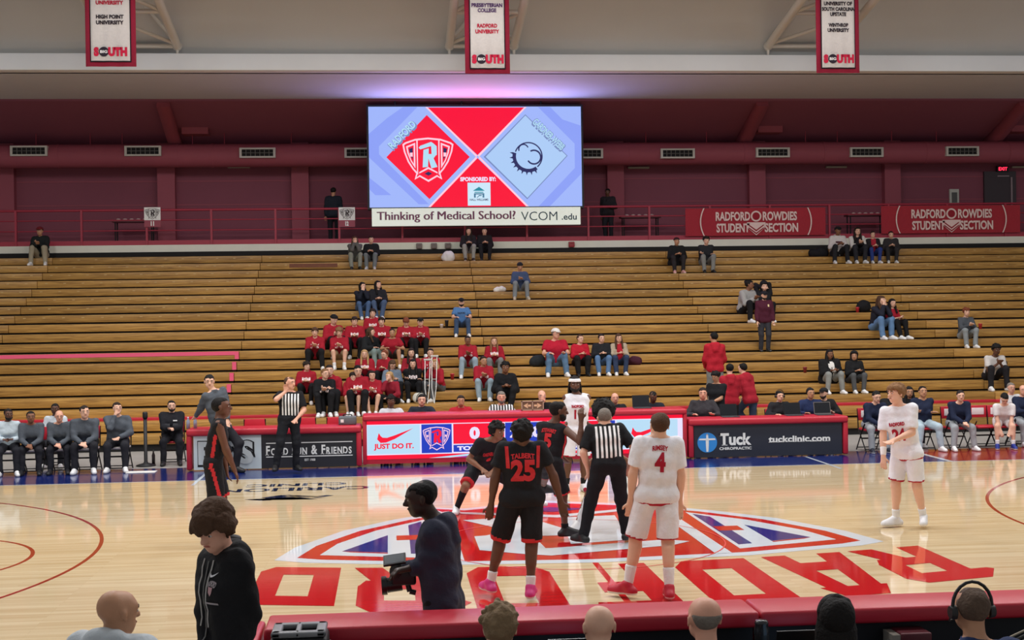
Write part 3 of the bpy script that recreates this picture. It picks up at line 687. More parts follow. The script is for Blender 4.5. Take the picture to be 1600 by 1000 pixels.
def person(label, loc, pose, skin='light', hair=('short', 'dark'), top=('tee', (200, 30, 40)), bot=('pants', (30, 30, 34)),
           shoe=(235, 235, 235), vox=0.025, build=1.0, group=None, face=True, beard=None, prints=None, extras=None, seed=None, sock=None, topfm=None, botfm=None, sleeve=None, hw=1.0, headup=0.0):
    global PCOUNT
    PCOUNT = globals().get('PCOUNT', 0) + 1
    seed = PCOUNT if seed is None else seed
    k = pose['k']; b = build
    P, C = np.array(pose['P'], float), np.array(pose['C'], float)
    fp, fs, hy, hp = pose['fp'], pose['fs'], pose['hy'], pose['hp']
    sp, ss, ff = sidev(fp), sidev(fs), yawv(fs)
    u = nrm(C - P); TL = np.linalg.norm(C - P)
    ssu = nrm(ss - u * (ss @ u)); fw = nrm(np.cross(ssu, u)) * 1.0
    if fw @ ff < 0: fw = -fw
    hipL, hipR = P + sp * .095 * k, P - sp * .095 * k
    shL, shR = C + ssu * .178 * k * b ** .5 - u * .035 * k, C - ssu * .178 * k * b ** .5 - u * .035 * k
    ep = pose.get('ep')
    poleL = pose.get('epL', ss * .6 - fw * .7 - A(0, 0, .5)); poleR = pose.get('epR', -ss * .6 - fw * .7 - A(0, 0, .5))
    eL, wL = ik(shL, pose['hL'], .295 * k, .265 * k, poleL)
    eR, wR = ik(shR, pose['hR'], .295 * k, .265 * k, poleR)
    kL, aL = ik(hipL, pose['fL'], .44 * k, .43 * k, pose.get('kpL', pose['kp'] + sp * .18))
    kR, aR = ik(hipR, pose['fR'], .44 * k, .43 * k, pose.get('kpR', pose['kp'] - sp * .18))
    tyL, tyR = pose.get('tyL', fp + .15), pose.get('tyR', fp - .15)
    # head frame
    hf0 = yawv(hy); hs = sidev(hy)
    hf = nrm(hf0 * math.cos(hp) + A(0, 0, 1) * math.sin(hp)); hu = np.cross(hs, hf) * -1
    if hu[2] < 0: hu = -hu
    nd = nrm(u * .55 + A(0, 0, 1) * .45 + hf0 * .12)
    Hc = np.array(pose['H'], float) if 'H' in pose else C + nd * (.175 + headup) * k + hf0 * .012 * k
    g = lambda x, y, z: Hc + (hs * x * hw + hf * y + hu * z) * k      # head coordinates: side, forward, up
    ttype = top[0] if top else None; btype = bot[0] if bot else None
    long_sl = ttype in ('long', 'hoodie', 'jacket', 'coat'); short_sl = ttype in ('tee', 'polo')
    ct = .86 if ttype else 1.0
    S = SDF(.035 * k)
    S.cap(hipL, hipR, .108 * k * ct * b)
    wa = P + u * TL * .32; S.cap(wa + ssu * .055 * k, wa - ssu * .055 * k, .100 * k * ct * b)
    ch = P + u * TL * .64 + fw * .01 * k; S.cap(ch + ssu * .075 * k, ch - ssu * .075 * k, .112 * k * ct * b)
    uc = P + u * TL * .86; S.cap(uc + ssu * .115 * k, uc - ssu * .115 * k, .078 * k * ct)
    nb = C - u * .01 * k
    S.cap(nb, g(0, -.02, -.05), .056 * k, .054 * k)
    S.cap(shL, nb + u * .02 * k, .050 * k * ct, .045 * k); S.cap(shR, nb + u * .02 * k, .050 * k * ct, .045 * k)
    la = .8 if (long_sl or short_sl) else 1.0; lf = .78 if long_sl else 1.0
    for sh, e, w_, sd, hd in ((shL, eL, wL, 1, 'L'), (shR, eR, wR, -1, 'R')):
        S.cap(sh, e, .054 * k * la * b ** .4, .041 * k * (la if long_sl else 1), k=.025 * k); S.cap(e, w_, .042 * k * lf, .027 * k * lf, k=.02 * k)
        S.cap(e + (w_ - e) * .15, e + (w_ - e) * .45, .042 * k * lf, .036 * k * lf, k=.02 * k)
        # hand: palm, four fingers, thumb
        dr = pose.get('hd' + hd); fd = nrm(w_ - e) if dr is None else nrm(np.array(dr, float))
        pn = pose.get('pn' + hd); pn = nrm(np.cross(fd, ss * sd + A(.01, .02, .03))) if pn is None else np.array(pn, float)
        pn = nrm(pn - fd * (pn @ fd)); ac = np.cross(fd, pn)
        if (ac @ (fw + A(0, 0, .3))) < 0: ac = -ac      # thumb side
        curl = pose.get('curl', .5)
        for q in (-.024, 0, .024):
            S.cap(w_ + ac * q * .5 * k, w_ + (fd * .085 + ac * q) * k, .019 * k, .017 * k, k=.012 * k)
        fine = vox < .0135
        for q, ln in zip((-.033, -.011, .011, .033), (.058, .072, .078, .07)):
            b0 = w_ + (fd * .085 + ac * q * .95) * k
            d1 = nrm(fd + pn * curl * .6); d2 = nrm(fd + pn * curl * 1.8)
            b1 = b0 + d1 * ln * .55 * k; b2 = b1 + d2 * ln * .5 * k
            rr = .0105 if fine else .0135
            S.cap(b0, b1, rr * k, rr * .95 * k, k=.006 * k); S.cap(b1, b2, rr * .95 * k, rr * .8 * k, k=.004 * k)
        t0 = w_ + (fd * .03 + ac * .028) * k; t1 = t0 + nrm(fd * .7 + ac * .8) * .04 * k; t2 = t1 + nrm(fd + ac * .2 + pn * .4) * .032 * k
        rr = .012 if fine else .014
        S.cap(t0, t1, rr * k, rr * k, k=.01 * k); S.cap(t1, t2, rr * k, rr * .8 * k, k=.005 * k)
    cl = .82 if btype in ('pants', 'jeans', 'shorts', 'skirt') else 1.0; cs = .68 if btype in ('pants', 'jeans') else 1.0
    for hp_, kn, an, ty in ((hipL, kL, aL, tyL), (hipR, kR, aR, tyR)):
        S.cap(hp_, kn, .088 * k * cl * b ** .5, .056 * k * (cs if btype != 'shorts' else 1))
        S.cap(kn, an, .054 * k * cs, .036 * k * cs)
        sh_ = nrm(an - kn); bk = nrm(kn - hp_) ; bk = bk - sh_ * (bk @ sh_); bkn = nrm(-yawv(ty) - sh_ * (-yawv(ty) @ sh_))
        S.cap(kn + (an - kn) * .16 + bkn * .020 * k, kn + (an - kn) * .45 + bkn * .016 * k, .055 * k * cs, .045 * k * cs)
        S.cap(an - A(0, 0, .03 * k), an - A(0, 0, .045 * k) + yawv(ty) * .12 * k, .032 * k, .026 * k)
    # head
    S.cap(g(0, -.028, .040), g(0, .018, .036), .083 * k, .078 * k, k=.02 * k, sq=(hs, 1.06))
    S.cap(g(0, .02, -.01), g(0, .042, -.072), .070 * k, .044 * k, k=.03 * k)
    S.cap(g(.03, .03, -.05), g(-.03, .03, -.05), .042 * k, k=.02 * k)
    fn = vox < .016
    S.cap(g(0, .088, .022), g(0, .110, -.020), .010 * k, .016 * k, k=.012 * k)
    S.cap(g(.013, .098, -.024), g(-.013, .098, -.024), .010 * k, k=.01 * k)
    S.cap(g(.020, .082, -.054), g(-.020, .082, -.054), .011 * k, k=.012 * k)
    S.cap(g(.05, .075, .035), g(-.05, .075, .035), .014 * k, k=.02 * k)
    for q in (1, -1):
        S.cap(g(q * .083, -.012, .018), g(q * .086, -.006, -.022), .017 * k, .012 * k, k=.008 * k, sq=(hs, 1.4))
        if fn: S.ball(g(q * .033, .098, .010), .012 * k, k=.012 * k, sub=True)
    smat = mat(SKIN[skin] if isinstance(skin, str) else skin, .5, bump=.05, scale=120, var=.06, vscale=20, spec=.4, name='skin')
    body, BP, BQ = sdf_obj(S, 'person', smat, None, vox)
    body.location = loc; ORG[body] = tuple(float(x) for x in loc)
    tag(body, label, 'person', group)
    # --- face
    if face and vox > 0:
        fv = MB(); bvh = BVHTree.FromPolygons([tuple(p) for p in BP], [tuple(q) for q in BQ])
        def onface(x, z):
            p = g(x, .3, z); h = bvh.ray_cast(Vector(p), Vector(-hf), .4 * k)
            return np.array(h[0]) if h[0] is not None else g(x, .09, z)
        Mh = Matrix([[hs[i], hf[i], hu[i]] for i in range(3)])
        mo = MB(); feats = []
        for q in (1, -1):
            eyes, brow = MB(), MB(); feats += [('eye', eyes), ('eyebrow', brow)]
            eyes.ell(onface(q * .034, .010) - hf * .001, (.016 * k, .006 * k, .0075 * k), 8, 0, Mh)
            eyes.ell(onface(q * .034, .010) + hf * .003 * k, (.0065 * k, .004 * k, .0068 * k), 8, 1, Mh)
            brow.tube(onface(q * .014, .030), onface(q * .034, .037), .0055 * k, .006 * k, 6)
            brow.tube(onface(q * .034, .037), onface(q * .054, .030), .006 * k, .004 * k, 6)
        mo.ell(onface(0, -.052), (.025 * k, .006 * k, .0065 * k), 8, 0, Mh)
        hc = HAIR.get(hair[1], (40, 30, 25)) if hair else (60, 45, 35)
        em = [mat((205, 198, 192), .3, name='eye_white'), mat((26, 18, 15), .2, name='iris')]
        sk = SKIN[skin] if isinstance(skin, str) else skin
        lipc = tuple(int(c * q) for c, q in zip(sk, (.80, .62, .60)))
        for nm_, mb_, mm_ in [(n_, q_, em if n_ == 'eye' else mat(tuple(int(c * .8) for c in hc), .8)) for n_, q_ in feats] + [('mouth', mo, mat(lipc, .5))]:
            me = mb_.mesh(nm_, mm_); o = bpy.data.objects.new(nm_, me); COL.objects.link(o); o.parent = body; ORG[o] = ORG[body]
    # --- hair
    if hair and hair[0] not in ('bald',):
        hc = HAIR[hair[1]] if isinstance(hair[1], str) else hair[1]
        hm = mat(hc, .75, bump=.5, scale=55, var=.25, vscale=40, spec=.25, name='hair')
        G = SDF(.015 * k); kind = hair[0]; nz, nfq = .006 * k, 48
        th = {'buzz': .0885, 'short': .094, 'curly': .100, 'bushy': .110, 'afro': .14, 'long': .1, 'bun': .097, 'pony': .098, 'dread': .098, 'fringe': .103, 'ring': .087, 'mop': .100, 'messy': .098}.get(kind, .098)
        G.cap(g(0, -.030, .040), g(0, .012, .042), th * k, (th - (.011 if kind in ('short', 'buzz', 'bun', 'pony', 'long') else .004)) * k, sq=(hs, 1.05))
        if kind in ('curly', 'afro', 'mop', 'messy', 'bushy', 'fringe'): nz, nfq = {'afro': .010, 'fringe': .009}.get(kind, .013) * k, 70
        if kind == 'afro': G.cap(g(0, -.03, .06), g(0, .0, .07), .155 * k)
        if kind == 'mop':
            G.cap(g(0, .055, .075), g(0, -.03, .08), .075 * k, .10 * k); G.cap(g(.07, .0, .03), g(-.07, 0, .03), .07 * k)
            for q in (-.05, 0, .05): G.cap(g(q, .085, .07), g(q, .098, .045), .03 * k)
        if kind in ('fringe', 'messy'): G.cap(g(.04, .07, .075), g(-.045, .07, .07), .036 * k)
        if kind in ('curly', 'mop', 'bushy', 'messy', 'afro'):
            rs = np.random.RandomState(seed + 11); R0 = {'mop': .112, 'bushy': .120, 'afro': .168}.get(kind, th + .006); nC = 170 if vox < .012 else 60
            for i in range(nC):
                dv = nrm(rs.normal(size=3)); dv[2] = abs(dv[2]) if rs.rand() < .7 else dv[2]
                q0 = (.0, -.012, .045 if kind != 'afro' else .065)
                rb = rs.uniform(.014, .024) * (1 if kind != 'afro' else .8)
                G.ball(g(q0[0] + dv[0] * R0 * .94, q0[1] + dv[1] * R0, q0[2] + dv[2] * R0), rb * k, k=.006 * k)
            nz = nz * .4
        cutf = None
        if kind == 'ring': lo_f = lambda sx, sy, sz: np.maximum(np.maximum(sy - .02, sz - .045), -.075 - sz)
        else:
            hl = {'buzz': .068, 'afro': .055, 'mop': .03, 'fringe': .048, 'messy': .052}.get(kind, .062)
            bk_ = -.075 if kind not in ('long', 'dread') else -.2
            wv = .016 if kind in ('mop', 'messy', 'fringe', 'curly', 'bushy') else .006
            lo_f = lambda sx, sy, sz: np.minimum(hl + wv * (.6 * np.sin(sx * 110 + seed) + .5 * np.sin(sx * 47 + 2 * seed)) - sz, np.maximum(sy - .004 - (.012 if kind in ('long', 'dread') else 0) - .03 * np.clip((np.abs(sx) - .05) / .02, 0, 1) * np.clip((sz + .012) / .02, 0, 1), bk_ - sz + .6 * np.maximum(sy + .02, 0)))
        def cutf(X, Y, Z):
            X = X - Hc[0]; Y = Y - Hc[1]; Z = Z - Hc[2]
            sx = (X * hs[0] + Y * hs[1] + Z * hs[2]) / k; sy = (X * hf[0] + Y * hf[1] + Z * hf[2]) / k; sz = (X * hu[0] + Y * hu[1] + Z * hu[2]) / k
            return (lo_f(sx, sy, sz) * k).astype(np.float32)
        o, hP, hQ = sdf_obj(G, 'hair', hm, body, min(vox, .018), noise=nz, nf=nfq, cut=cutf, seed=seed)
        G2 = None
        zz = A(0, 0, 1)
        if kind == 'long':
            G2 = SDF(.03 * k)
            for q in (-1, 1):
                p0 = g(q * .075, -.02, .02); p1 = g(q * .085, -.005, -.10); p2 = np.array([p1[0], p1[1], C[2] - .10 * k]) + hf0 * .075 * k + hs * q * .01
                G2.cap(p0, p1, .032 * k, .034 * k); G2.cap(p1, p2, .034 * k, .026 * k)
            G2.cap(g(.04, -.085, .02), C - fw * .08 * k - zz * .08 * k + hs * .04 * k, .05 * k, .05 * k); G2.cap(g(-.04, -.085, .02), C - fw * .08 * k - zz * .08 * k - hs * .04 * k, .05 * k, .05 * k)
        if kind == 'dread':
            G2 = SDF(.006 * k); rs = np.random.RandomState(seed)
            for i in range(22):
                a_ = math.pi * (.08 + .84 * i / 21) ; sx_ = -math.cos(a_) * .088; sy_ = -math.sin(a_) * .085 + .012
                p0 = g(sx_ * .9, sy_ * .9, .06); p1 = g(sx_ * 1.12, sy_ * 1.12, -.04); p2 = p1 - zz * (.12 + .06 * rs.rand()) * k + (p1 - g(0, 0, -.04)) * .12
                G2.cap(g(sx_ * .12, -.02 + sy_ * .1, .132), g(sx_ * .75, sy_ * .75, .105), .013 * k, .014 * k); G2.cap(g(sx_ * .75, sy_ * .75, .105), p0 + (p1 - g(0, 0, -.04)) * .1, .014 * k, .014 * k)
                G2.cap(p0, p1, .014 * k, .014 * k); G2.cap(p1, p2, .014 * k, .010 * k)
        if kind == 'bun': G2 = SDF(.02 * k).ball(g(0, -.10, .085), .045 * k)
        if kind == 'pony':
            G2 = SDF(.02 * k).cap(g(0, -.11, .05), g(0, -.15, -.03), .03 * k, .035 * k).cap(g(0, -.15, -.03), g(0, -.13, -.16), .035 * k, .015 * k)
        if G2 is not None: sdf_obj(G2, 'long_hair', hm, body, min(vox, .016) if kind != 'dread' else min(vox, .010), noise=.004 * k if kind != 'dread' else 0, nf=70, seed=seed)
    if beard:
        B = SDF(.02 * k); B.cap(g(0, .02, -.02), g(0, .046, -.076), .074 * k, .047 * k).cap(g(.034, .03, -.052), g(-.034, .03, -.052), .045 * k)
        def cb(X, Y, Z):
            X = X - Hc[0]; Y = Y - Hc[1]; Z = Z - Hc[2]
            sy = (X * hf[0] + Y * hf[1] + Z * hf[2]) / k; sz = (X * hu[0] + Y * hu[1] + Z * hu[2]) / k
            return (np.maximum(np.maximum(sz + .045 - .02 * (sy < .05), -sy - .01), -sz - .13) * k).astype(np.float32)
        sdf_obj(B, 'beard', mat(HAIR[beard], .9, bump=.4, scale=90, name='hair'), body, min(vox, .014), cut=cb)
    # --- clothing
    TP = TQ = None; tobj = None
    if top:
        e_ = {'tank': .012, 'tee': .015, 'polo': .018, 'long': .020, 'hoodie': .030, 'jacket': .034, 'coat': .045}[ttype] * k
        T = SDF(.04 * k)
        if pose.get('sit'): T.cap(hipL * .9 + hipR * .1 + u * .05 * k, hipR * .9 + hipL * .1 + u * .05 * k, .104 * k * b + e_)
        else:
            T.cap(hipL - u * .02 * k, hipR - u * .02 * k, .108 * k * b + (e_ * 1.5 if ttype == 'tee' else e_ * .7))
            if ttype == 'coat' or pose.get('hang'): T.cap(hipL - u * .12 * k, hipR - u * .12 * k, .106 * k * b + e_)
        if ttype == 'coat': T.cap(P + sp * .1 * k, P - sp * .1 * k, .125 * k + e_)
        for q in (-1, 1): T.cap(P + u * .04 * k + ssu * q * .066 * k, ch + ssu * q * .070 * k, .094 * k * b + e_, .104 * k * b + e_)
        T.cap(wa + ssu * .06 * k, wa - ssu * .06 * k, .100 * k * b + e_); T.cap(ch + ssu * .078 * k, ch - ssu * .078 * k, .110 * k * b + e_)
        T.cap(uc + ssu * .115 * k, uc - ssu * .115 * k, .074 * k + e_)
        T.cap(shL * .75 + shR * .25, nb - u * .005 * k, .046 * k + e_ * .7, .045 * k + e_ * .3); T.cap(shR * .75 + shL * .25, nb - u * .005 * k, .046 * k + e_ * .7, .045 * k + e_ * .3)
        T.cap(nb - u * .03 * k, nb + nd * (.03 if ttype in ('tank', 'tee') else .055) * k, .06 * k, .058 * k + e_ * .3, flat=1, k=.02 * k)
        for sh, e, w_ in ((shL, eL, wL), (shR, eR, wR)):
            if long_sl:
                T.cap(sh, e, .056 * k * b ** .4 + e_ * .8, .046 * k + e_ * .8, k=.03 * k); T.cap(e, e + (w_ - e) * .97, .046 * k + e_ * .8, .031 * k + e_ * .7, flat=1, k=.02 * k)
            elif short_sl:
                T.cap(sh, sh + (e - sh) * (sleeve or .72), .060 * k * b ** .4 + e_ * .7, .060 * k + e_ * .8, flat=1, k=.03 * k)
            else:
                T.cap(sh, sh + (nb - sh) * .4, .045 * k + e_ * .5)
        if ttype == 'hoodie':
            for q in (-1, 0, 1):
                T.cap(nb - fw * .065 * k + ssu * q * .06 * k + u * .02 * k, nb - fw * .105 * k + ssu * q * .035 * k - u * .11 * k, .060 * k, .046 * k, k=.02 * k)
            for q in (-1, 1): T.cap(nb - fw * .06 * k + ssu * q * .07 * k + u * .01 * k, nb + fw * .055 * k + ssu * q * .035 * k - u * .03 * k, .044 * k, .030 * k, k=.02 * k)
        hem = P - u * ((.07 if ttype == 'tank' else .15 if pose.get('hang') else .10) if not pose.get('sit') else .06) * k
        if pose.get('tuck'): hem = P + u * .07 * k
        if ttype == 'coat': hem = P - u * .25 * k
        def hemcut(X, Y, Z): return (-((X - hem[0]) * u[0] + (Y - hem[1]) * u[1] + (Z - hem[2]) * u[2])).astype(np.float32)
        tm = top[1] if isinstance(top[1], (list, tuple)) and not isinstance(top[1][0], (int, float)) else (cloth(tuple(top[1])) if isinstance(top[1], tuple) else top[1])
        nm_ = {'tank': 'jersey', 'tee': 'shirt', 'polo': 'polo_shirt', 'long': 'sweater', 'hoodie': 'hooded_sweatshirt', 'jacket': 'jacket', 'coat': 'coat'}[ttype]
        ctx = dict(P=P, C=C, u=u, ss=ssu, fw=fw, k=k, shL=shL, shR=shR, eL=eL, eR=eR, nb=nb, hem=hem)
        tobj, TP, TQ = sdf_obj(T, nm_, list(tm) if isinstance(tm, (list, tuple)) else tm, body, vox, noise=(.011 if ttype not in ('tank', 'tee') else .006) * k, nf=32, cut=hemcut, seed=seed, fm=(lambda c: topfm(c, ctx)) if topfm else None)
        if prints:
            for pr in prints:
                back = pr.get('back', False); n_ = -fw if back else fw
                uu = nrm(np.cross(u, n_)); o_ = P + u * TL * pr.get('z', .66) + uu * pr.get('x', 0) * k
                decal(tobj, pr.get('name', 'print'), TP, TQ, o_, uu, u, pr['shapes'], pr['mat'])
    if bot:
        e_ = {'pants': .018, 'jeans': .016, 'shorts': .018, 'skirt': .03, 'tights': .006}[btype] * k
        Bm = SDF(.035 * k); Bm.cap(hipL, hipR, .106 * k * b + e_ * (.8 if pose.get('sit') or pose.get('tuck') else -.3)); Bm.cap(P + u * .06 * k + sp * .06 * k, P + u * .06 * k - sp * .06 * k, .098 * k * b + e_ * (.6 if pose.get('tuck') else -.6))
        for hp_, kn, an in ((hipL, kL, aL), (hipR, kR, aR)):
            if btype == 'shorts':
                ln = bot[2] if len(bot) > 2 else .88
                Bm.cap(hp_, hp_ + (kn - hp_) * ln, .092 * k * b ** .5 + e_, .083 * k + e_, flat=1, k=.03 * k)
            else:
                Bm.cap(hp_, kn, .09 * k * b ** .5 + e_, .060 * k + e_); Bm.cap(kn, an - A(0, 0, .01) * k, .060 * k + e_, .048 * k + e_ * (1.2 if btype == 'jeans' else .8), flat=1)
        hemz = P + u * .11 * k
        fpv = yawv(fp)
        def wcut(X, Y, Z): return np.minimum((X - hemz[0]) * u[0] + (Y - hemz[1]) * u[1] + (Z - hemz[2]) * u[2], .15 * k - ((X - P[0]) * fpv[0] + (Y - P[1]) * fpv[1] + 0 * Z)).astype(np.float32)
        bm_ = bot[1] if not isinstance(bot[1][0], (int, float)) else [cloth(tuple(bot[1]))]
        ctx2 = dict(P=P, u=u, k=k, sp=sp, hipL=hipL, hipR=hipR, kL=kL, kR=kR, ln=(bot[2] if len(bot) > 2 else .88))
        sdf_obj(Bm, {'pants': 'trousers', 'jeans': 'jeans', 'shorts': 'shorts', 'skirt': 'skirt', 'tights': 'leggings'}[btype], list(bm_), body, vox * 1.2, noise=(.006 if btype == 'shorts' else .010) * k, nf=30, cut=wcut, seed=seed + 50, fm=(lambda c: botfm(c, ctx2)) if botfm else None)
    if sock:
        for kn, an in ((kL, aL), (kR, aR)):
            top_ = an + (kn - an) * sock[1]
            sdf_obj(SDF(.01).cap(an - A(0, 0, .02) * k, top_, .040 * k, (.041 + .016 * min(1, sock[1] * 2)) * k, flat=1), 'sock', cloth(sock[0]), body, min(vox, .014))
    if shoe:
        sm_ = [mat(shoe, .5, bump=.1, scale=80, name='shoe_leather'), mat((225, 222, 218) if sum(shoe) > 130 else (30, 30, 30), .6, name='shoe_sole')]
        for an, ty in ((aL, tyL), (aR, tyR)):
            fd = yawv(ty); sl = sidev(ty); base = an - A(0, 0, .085 * k)
            tilt = pose.get('tilt', 0)
            Z = SDF(.02 * k)
            Z.cap(an + A(0, 0, .012) * k, base + A(0, 0, .045) * k - fd * .025 * k, .048 * k, .048 * k, flat=0)
            Z.cap(base + A(0, 0, .036) * k - fd * .055 * k, base + A(0, 0, .032) * k + fd * .175 * k, .044 * k, .040 * k)
            Z.cap(base + A(0, 0, .034) * k + fd * .09 * k + sl * .012 * k, base + A(0, 0, .032) * k + fd * .16 * k + sl * .008 * k, .044 * k, .038 * k)
            Z.cap(an + fd * .02 * k, base + fd * .14 * k + A(0, 0, .045) * k, .046 * k, .036 * k)
            zb = base[2] + .002
            sdf_obj(Z, 'shoe', sm_, body, max(.011, vox * .85), cut=lambda X, Y, Zz: (zb - Zz + X * 0 + Y * 0).astype(np.float32), fm=lambda c: (c[:, 2] < zb + .024 * k).astype(int))
    if extras: extras(body, dict(g=g, k=k, P=P, C=C, u=u, ss=ssu, fw=fw, hf=hf, hs=hs, hu=hu, Hc=Hc, wL=wL, wR=wR, eL=eL, eR=eR, aL=aL, aR=aR, shL=shL, shR=shR, nb=nb, TP=TP, TQ=TQ, tobj=tobj, BP=BP, BQ=BQ, kL=kL, kR=kR, vox=vox))
    return body

def child(body, mb, name, mats):
    me = mb.mesh(name, mats); o = bpy.data.objects.new(name, me); COL.objects.link(o); o.parent = body; ORG[o] = ORG[body]; return o
def ex_cap(rgb, brim=True, back=False):
    def f(body, c):
        g, k = c['g'], c['k']; S = SDF(.012 * k)
        S.cap(g(0, -.028, .045), g(0, .014, .047), .101 * k, .098 * k)
        def cut(X, Y, Z):
            H = c['Hc']; hu = c['hu']; hf = c['hf']
            z = (X - H[0]) * hu[0] + (Y - H[1]) * hu[1] + (Z - H[2]) * hu[2]; y = (X - H[0]) * hf[0] + (Y - H[1]) * hf[1] + (Z - H[2]) * hf[2]
            return (.052 * k - z + .12 * y).astype(np.float32)
        o, _, _ = sdf_obj(S, 'cap' if brim else 'beanie', cloth(rgb), body, min(c['vox'], .016), cut=cut)
        if brim:
            q = -1 if back else 1
            B = SDF(.008 * k); B.cap(g(.03, q * .09, .056), g(.022, q * .155, .046), .03 * k, .02 * k, sq=(c['hu'], 3.2)).cap(g(-.03, q * .09, .056), g(-.022, q * .155, .046), .03 * k, .02 * k, sq=(c['hu'], 3.2)).cap(g(0, q * .09, .056), g(0, q * .165, .046), .03 * k, .02 * k, sq=(c['hu'], 3.2))
            sdf_obj(B, 'brim', cloth(rgb), o, .008)
    return f
def ex_hood(rgb):
    def f(body, c):
        g, k = c['g'], c['k']; S = SDF(.03 * k)
        S.cap(g(0, -.035, .05), g(0, .01, .05), .118 * k); S.cap(g(0, -.05, -.03), c['nb'] - c['fw'] * .03, .105 * k, .11 * k)
        def cut(X, Y, Z):
            H = c['Hc']; hf = c['hf']; hu = c['hu']
            z = (X - H[0]) * hu[0] + (Y - H[1]) * hu[1] + (Z - H[2]) * hu[2]
            y = (X - H[0]) * hf[0] + (Y - H[1]) * hf[1] + (Z - H[2]) * hf[2]
            return (np.minimum(y - .035 * k, np.maximum(.085 * k - z, y - .1 * k))).astype(np.float32)
        sdf_obj(S, 'hood', cloth(rgb), body, min(c['vox'], .018), cut=cut, noise=.005)
    return f
def ex_headset(rgb=(24, 24, 26)):
    def f(body, c):
        g, k = c['g'], c['k']; mb = MB(); mm = mat(rgb, .5, name='plastic')
        pts = [g(.105 * math.cos(t), -.01, .03 + .125 * math.sin(t)) for t in np.linspace(0, math.pi, 11)]
        mb.path([tuple(p) for p in pts], .009 * k, 6)
        for q in (1, -1):
            mb.tube(g(q * .088, -.005, .0), g(q * .118, -.005, .0), .038 * k, .032 * k, 12)
        mb.path([tuple(g(.11, 0, -.02)), tuple(g(.09, .07, -.06)), tuple(g(.03, .12, -.06))], .005 * k, 5)
        child(body, mb, 'headset', mm)
    return f
def ex_band(rgb):
    def f(body, c):
        g, k = c['g'], c['k']; S = SDF(.01 * k).cap(g(0, -.03, .04), g(0, .018, .042), .101 * k, .095 * k)
        def cut(X, Y, Z):
            H = c['Hc']; hu = c['hu']; z = (X - H[0]) * hu[0] + (Y - H[1]) * hu[1] + (Z - H[2]) * hu[2]
            return (np.abs(z - .073 * k) - .024 * k).astype(np.float32)
        sdf_obj(S, 'headband', cloth(rgb), body, min(c['vox'], .009), cut=cut)
    return f
def multi(*fs):
    def f(body, c):
        for q in fs: q(body, c)
    return f
# ------------------------------------------------------------------ big screen with the strip sign below
ZV = (0, 0, 1)
def led(rgb, e=1.0): return mat(rgb, .5, emit=e, spec=.2, name='led')
L_BLUE = led((160, 182, 250)); L_BLUE2 = led((140, 160, 246)); L_PALE = led((172, 204, 246)); L_RED = led((250, 8, 52)); L_WHITE = led((236, 226, 255)); L_PINK = led((255, 205, 225)); L_NAVY = led((38, 40, 92)); L_CYAN = led((178, 222, 245)); L_TEAL = led((40, 140, 160)); L_GREY = led((120, 140, 190)); L_DBLUE = led((30, 60, 190))
a_, b_ = on_y(576.5, 245, 23.85), on_y(908.5, 245, 23.85); top_, bot_ = on_y(741, 166.5, 23.85), on_y(744, 323, 23.85)
SX0, SW = (a_[0] + b_[0]) / 2, b_[0] - a_[0]; SZ0, SH = (top_[2] + bot_[2]) / 2, top_[2] - bot_[2]
scr = thing('video_screen', (SX0, 23.85, SZ0 - SH / 2), 'large video screen showing red and pale diamonds with two team emblems', 'screen')
MB().box((SX0 - SW / 2 - .06, 23.86, SZ0 - SH / 2 - .06), (SX0 + SW / 2 + .06, 24.25, SZ0 + SH / 2 + .06)).build('cabinet', M_BLACK, scr)
for dx in (-2.4, -.4, 2.0): MB().tube((SX0 + dx, 24.0, SZ0 + SH / 2), (SX0 + dx, 24.0, 9.4), .025, .025, 8).build('hanger', M_METAL, scr)
OS = (SX0, 23.85, SZ0)
def zs(p): return ((p[0] - 804) / 1488 * SW, (418 - p[1]) / 693 * SH)
def spoly(name, polys, mt, lv):
    for i, p in enumerate(polys):
        q = MB(); q.poly([zs(a) for a in p], OS, X3, ZV, 0, 0, .004 * lv + .0005 * i); q.build(name, mt, scr)
spoly('screen_background', [[(60, 72), (1548, 72), (1548, 765), (60, 765)]], L_BLUE, 1)
spoly('screen_facet', [[(60, 260), (190, 150), (300, 75), (400, 75), (130, 345), (130, 400), (470, 745), (400, 745), (60, 420)], [(1245, 75), (1330, 75), (1545, 290), (1545, 540), (1320, 765), (1240, 765), (1500, 500), (1500, 330)], [(60, 560), (210, 680), (100, 680), (60, 640)], [(1410, 160), (1545, 205), (1545, 290)]], L_BLUE2, 2)
spoly('screen_cross', [[(465, 78), (1155, 78), (815, 408)], [(478, 765), (1162, 765), (815, 428)]], L_RED, 2)
spoly('screen_edge', [[(455, 75), (470, 75), (815, 412), (805, 420)], [(1150, 75), (1165, 75), (825, 420), (815, 410)], [(465, 765), (482, 765), (812, 430), (805, 418)], [(1152, 765), (1170, 765), (830, 418), (822, 428)]], L_PINK, 3)
spoly('screen_diamond', [[(465, 130), (760, 420), (475, 710), (180, 420)]], L_RED, 3)
spoly('screen_diamond_border', [[(1155, 126), (1450, 415), (1160, 716), (858, 420)]], L_GREY, 3)
spoly('screen_diamond', [[(1155, 134), (1442, 415), (1161, 706), (872, 420)]], L_PALE, 4)
crest(scr, (OS[0] + zs((470, 0))[0], OS[1], OS[2] + zs((0, 435))[1]), X3, ZV, 178 / 1488 * SW, 178 / 693 * SH, L_PINK, L_RED, L_NAVY, .004, 'team_crest', .016, rcol=L_CYAN)
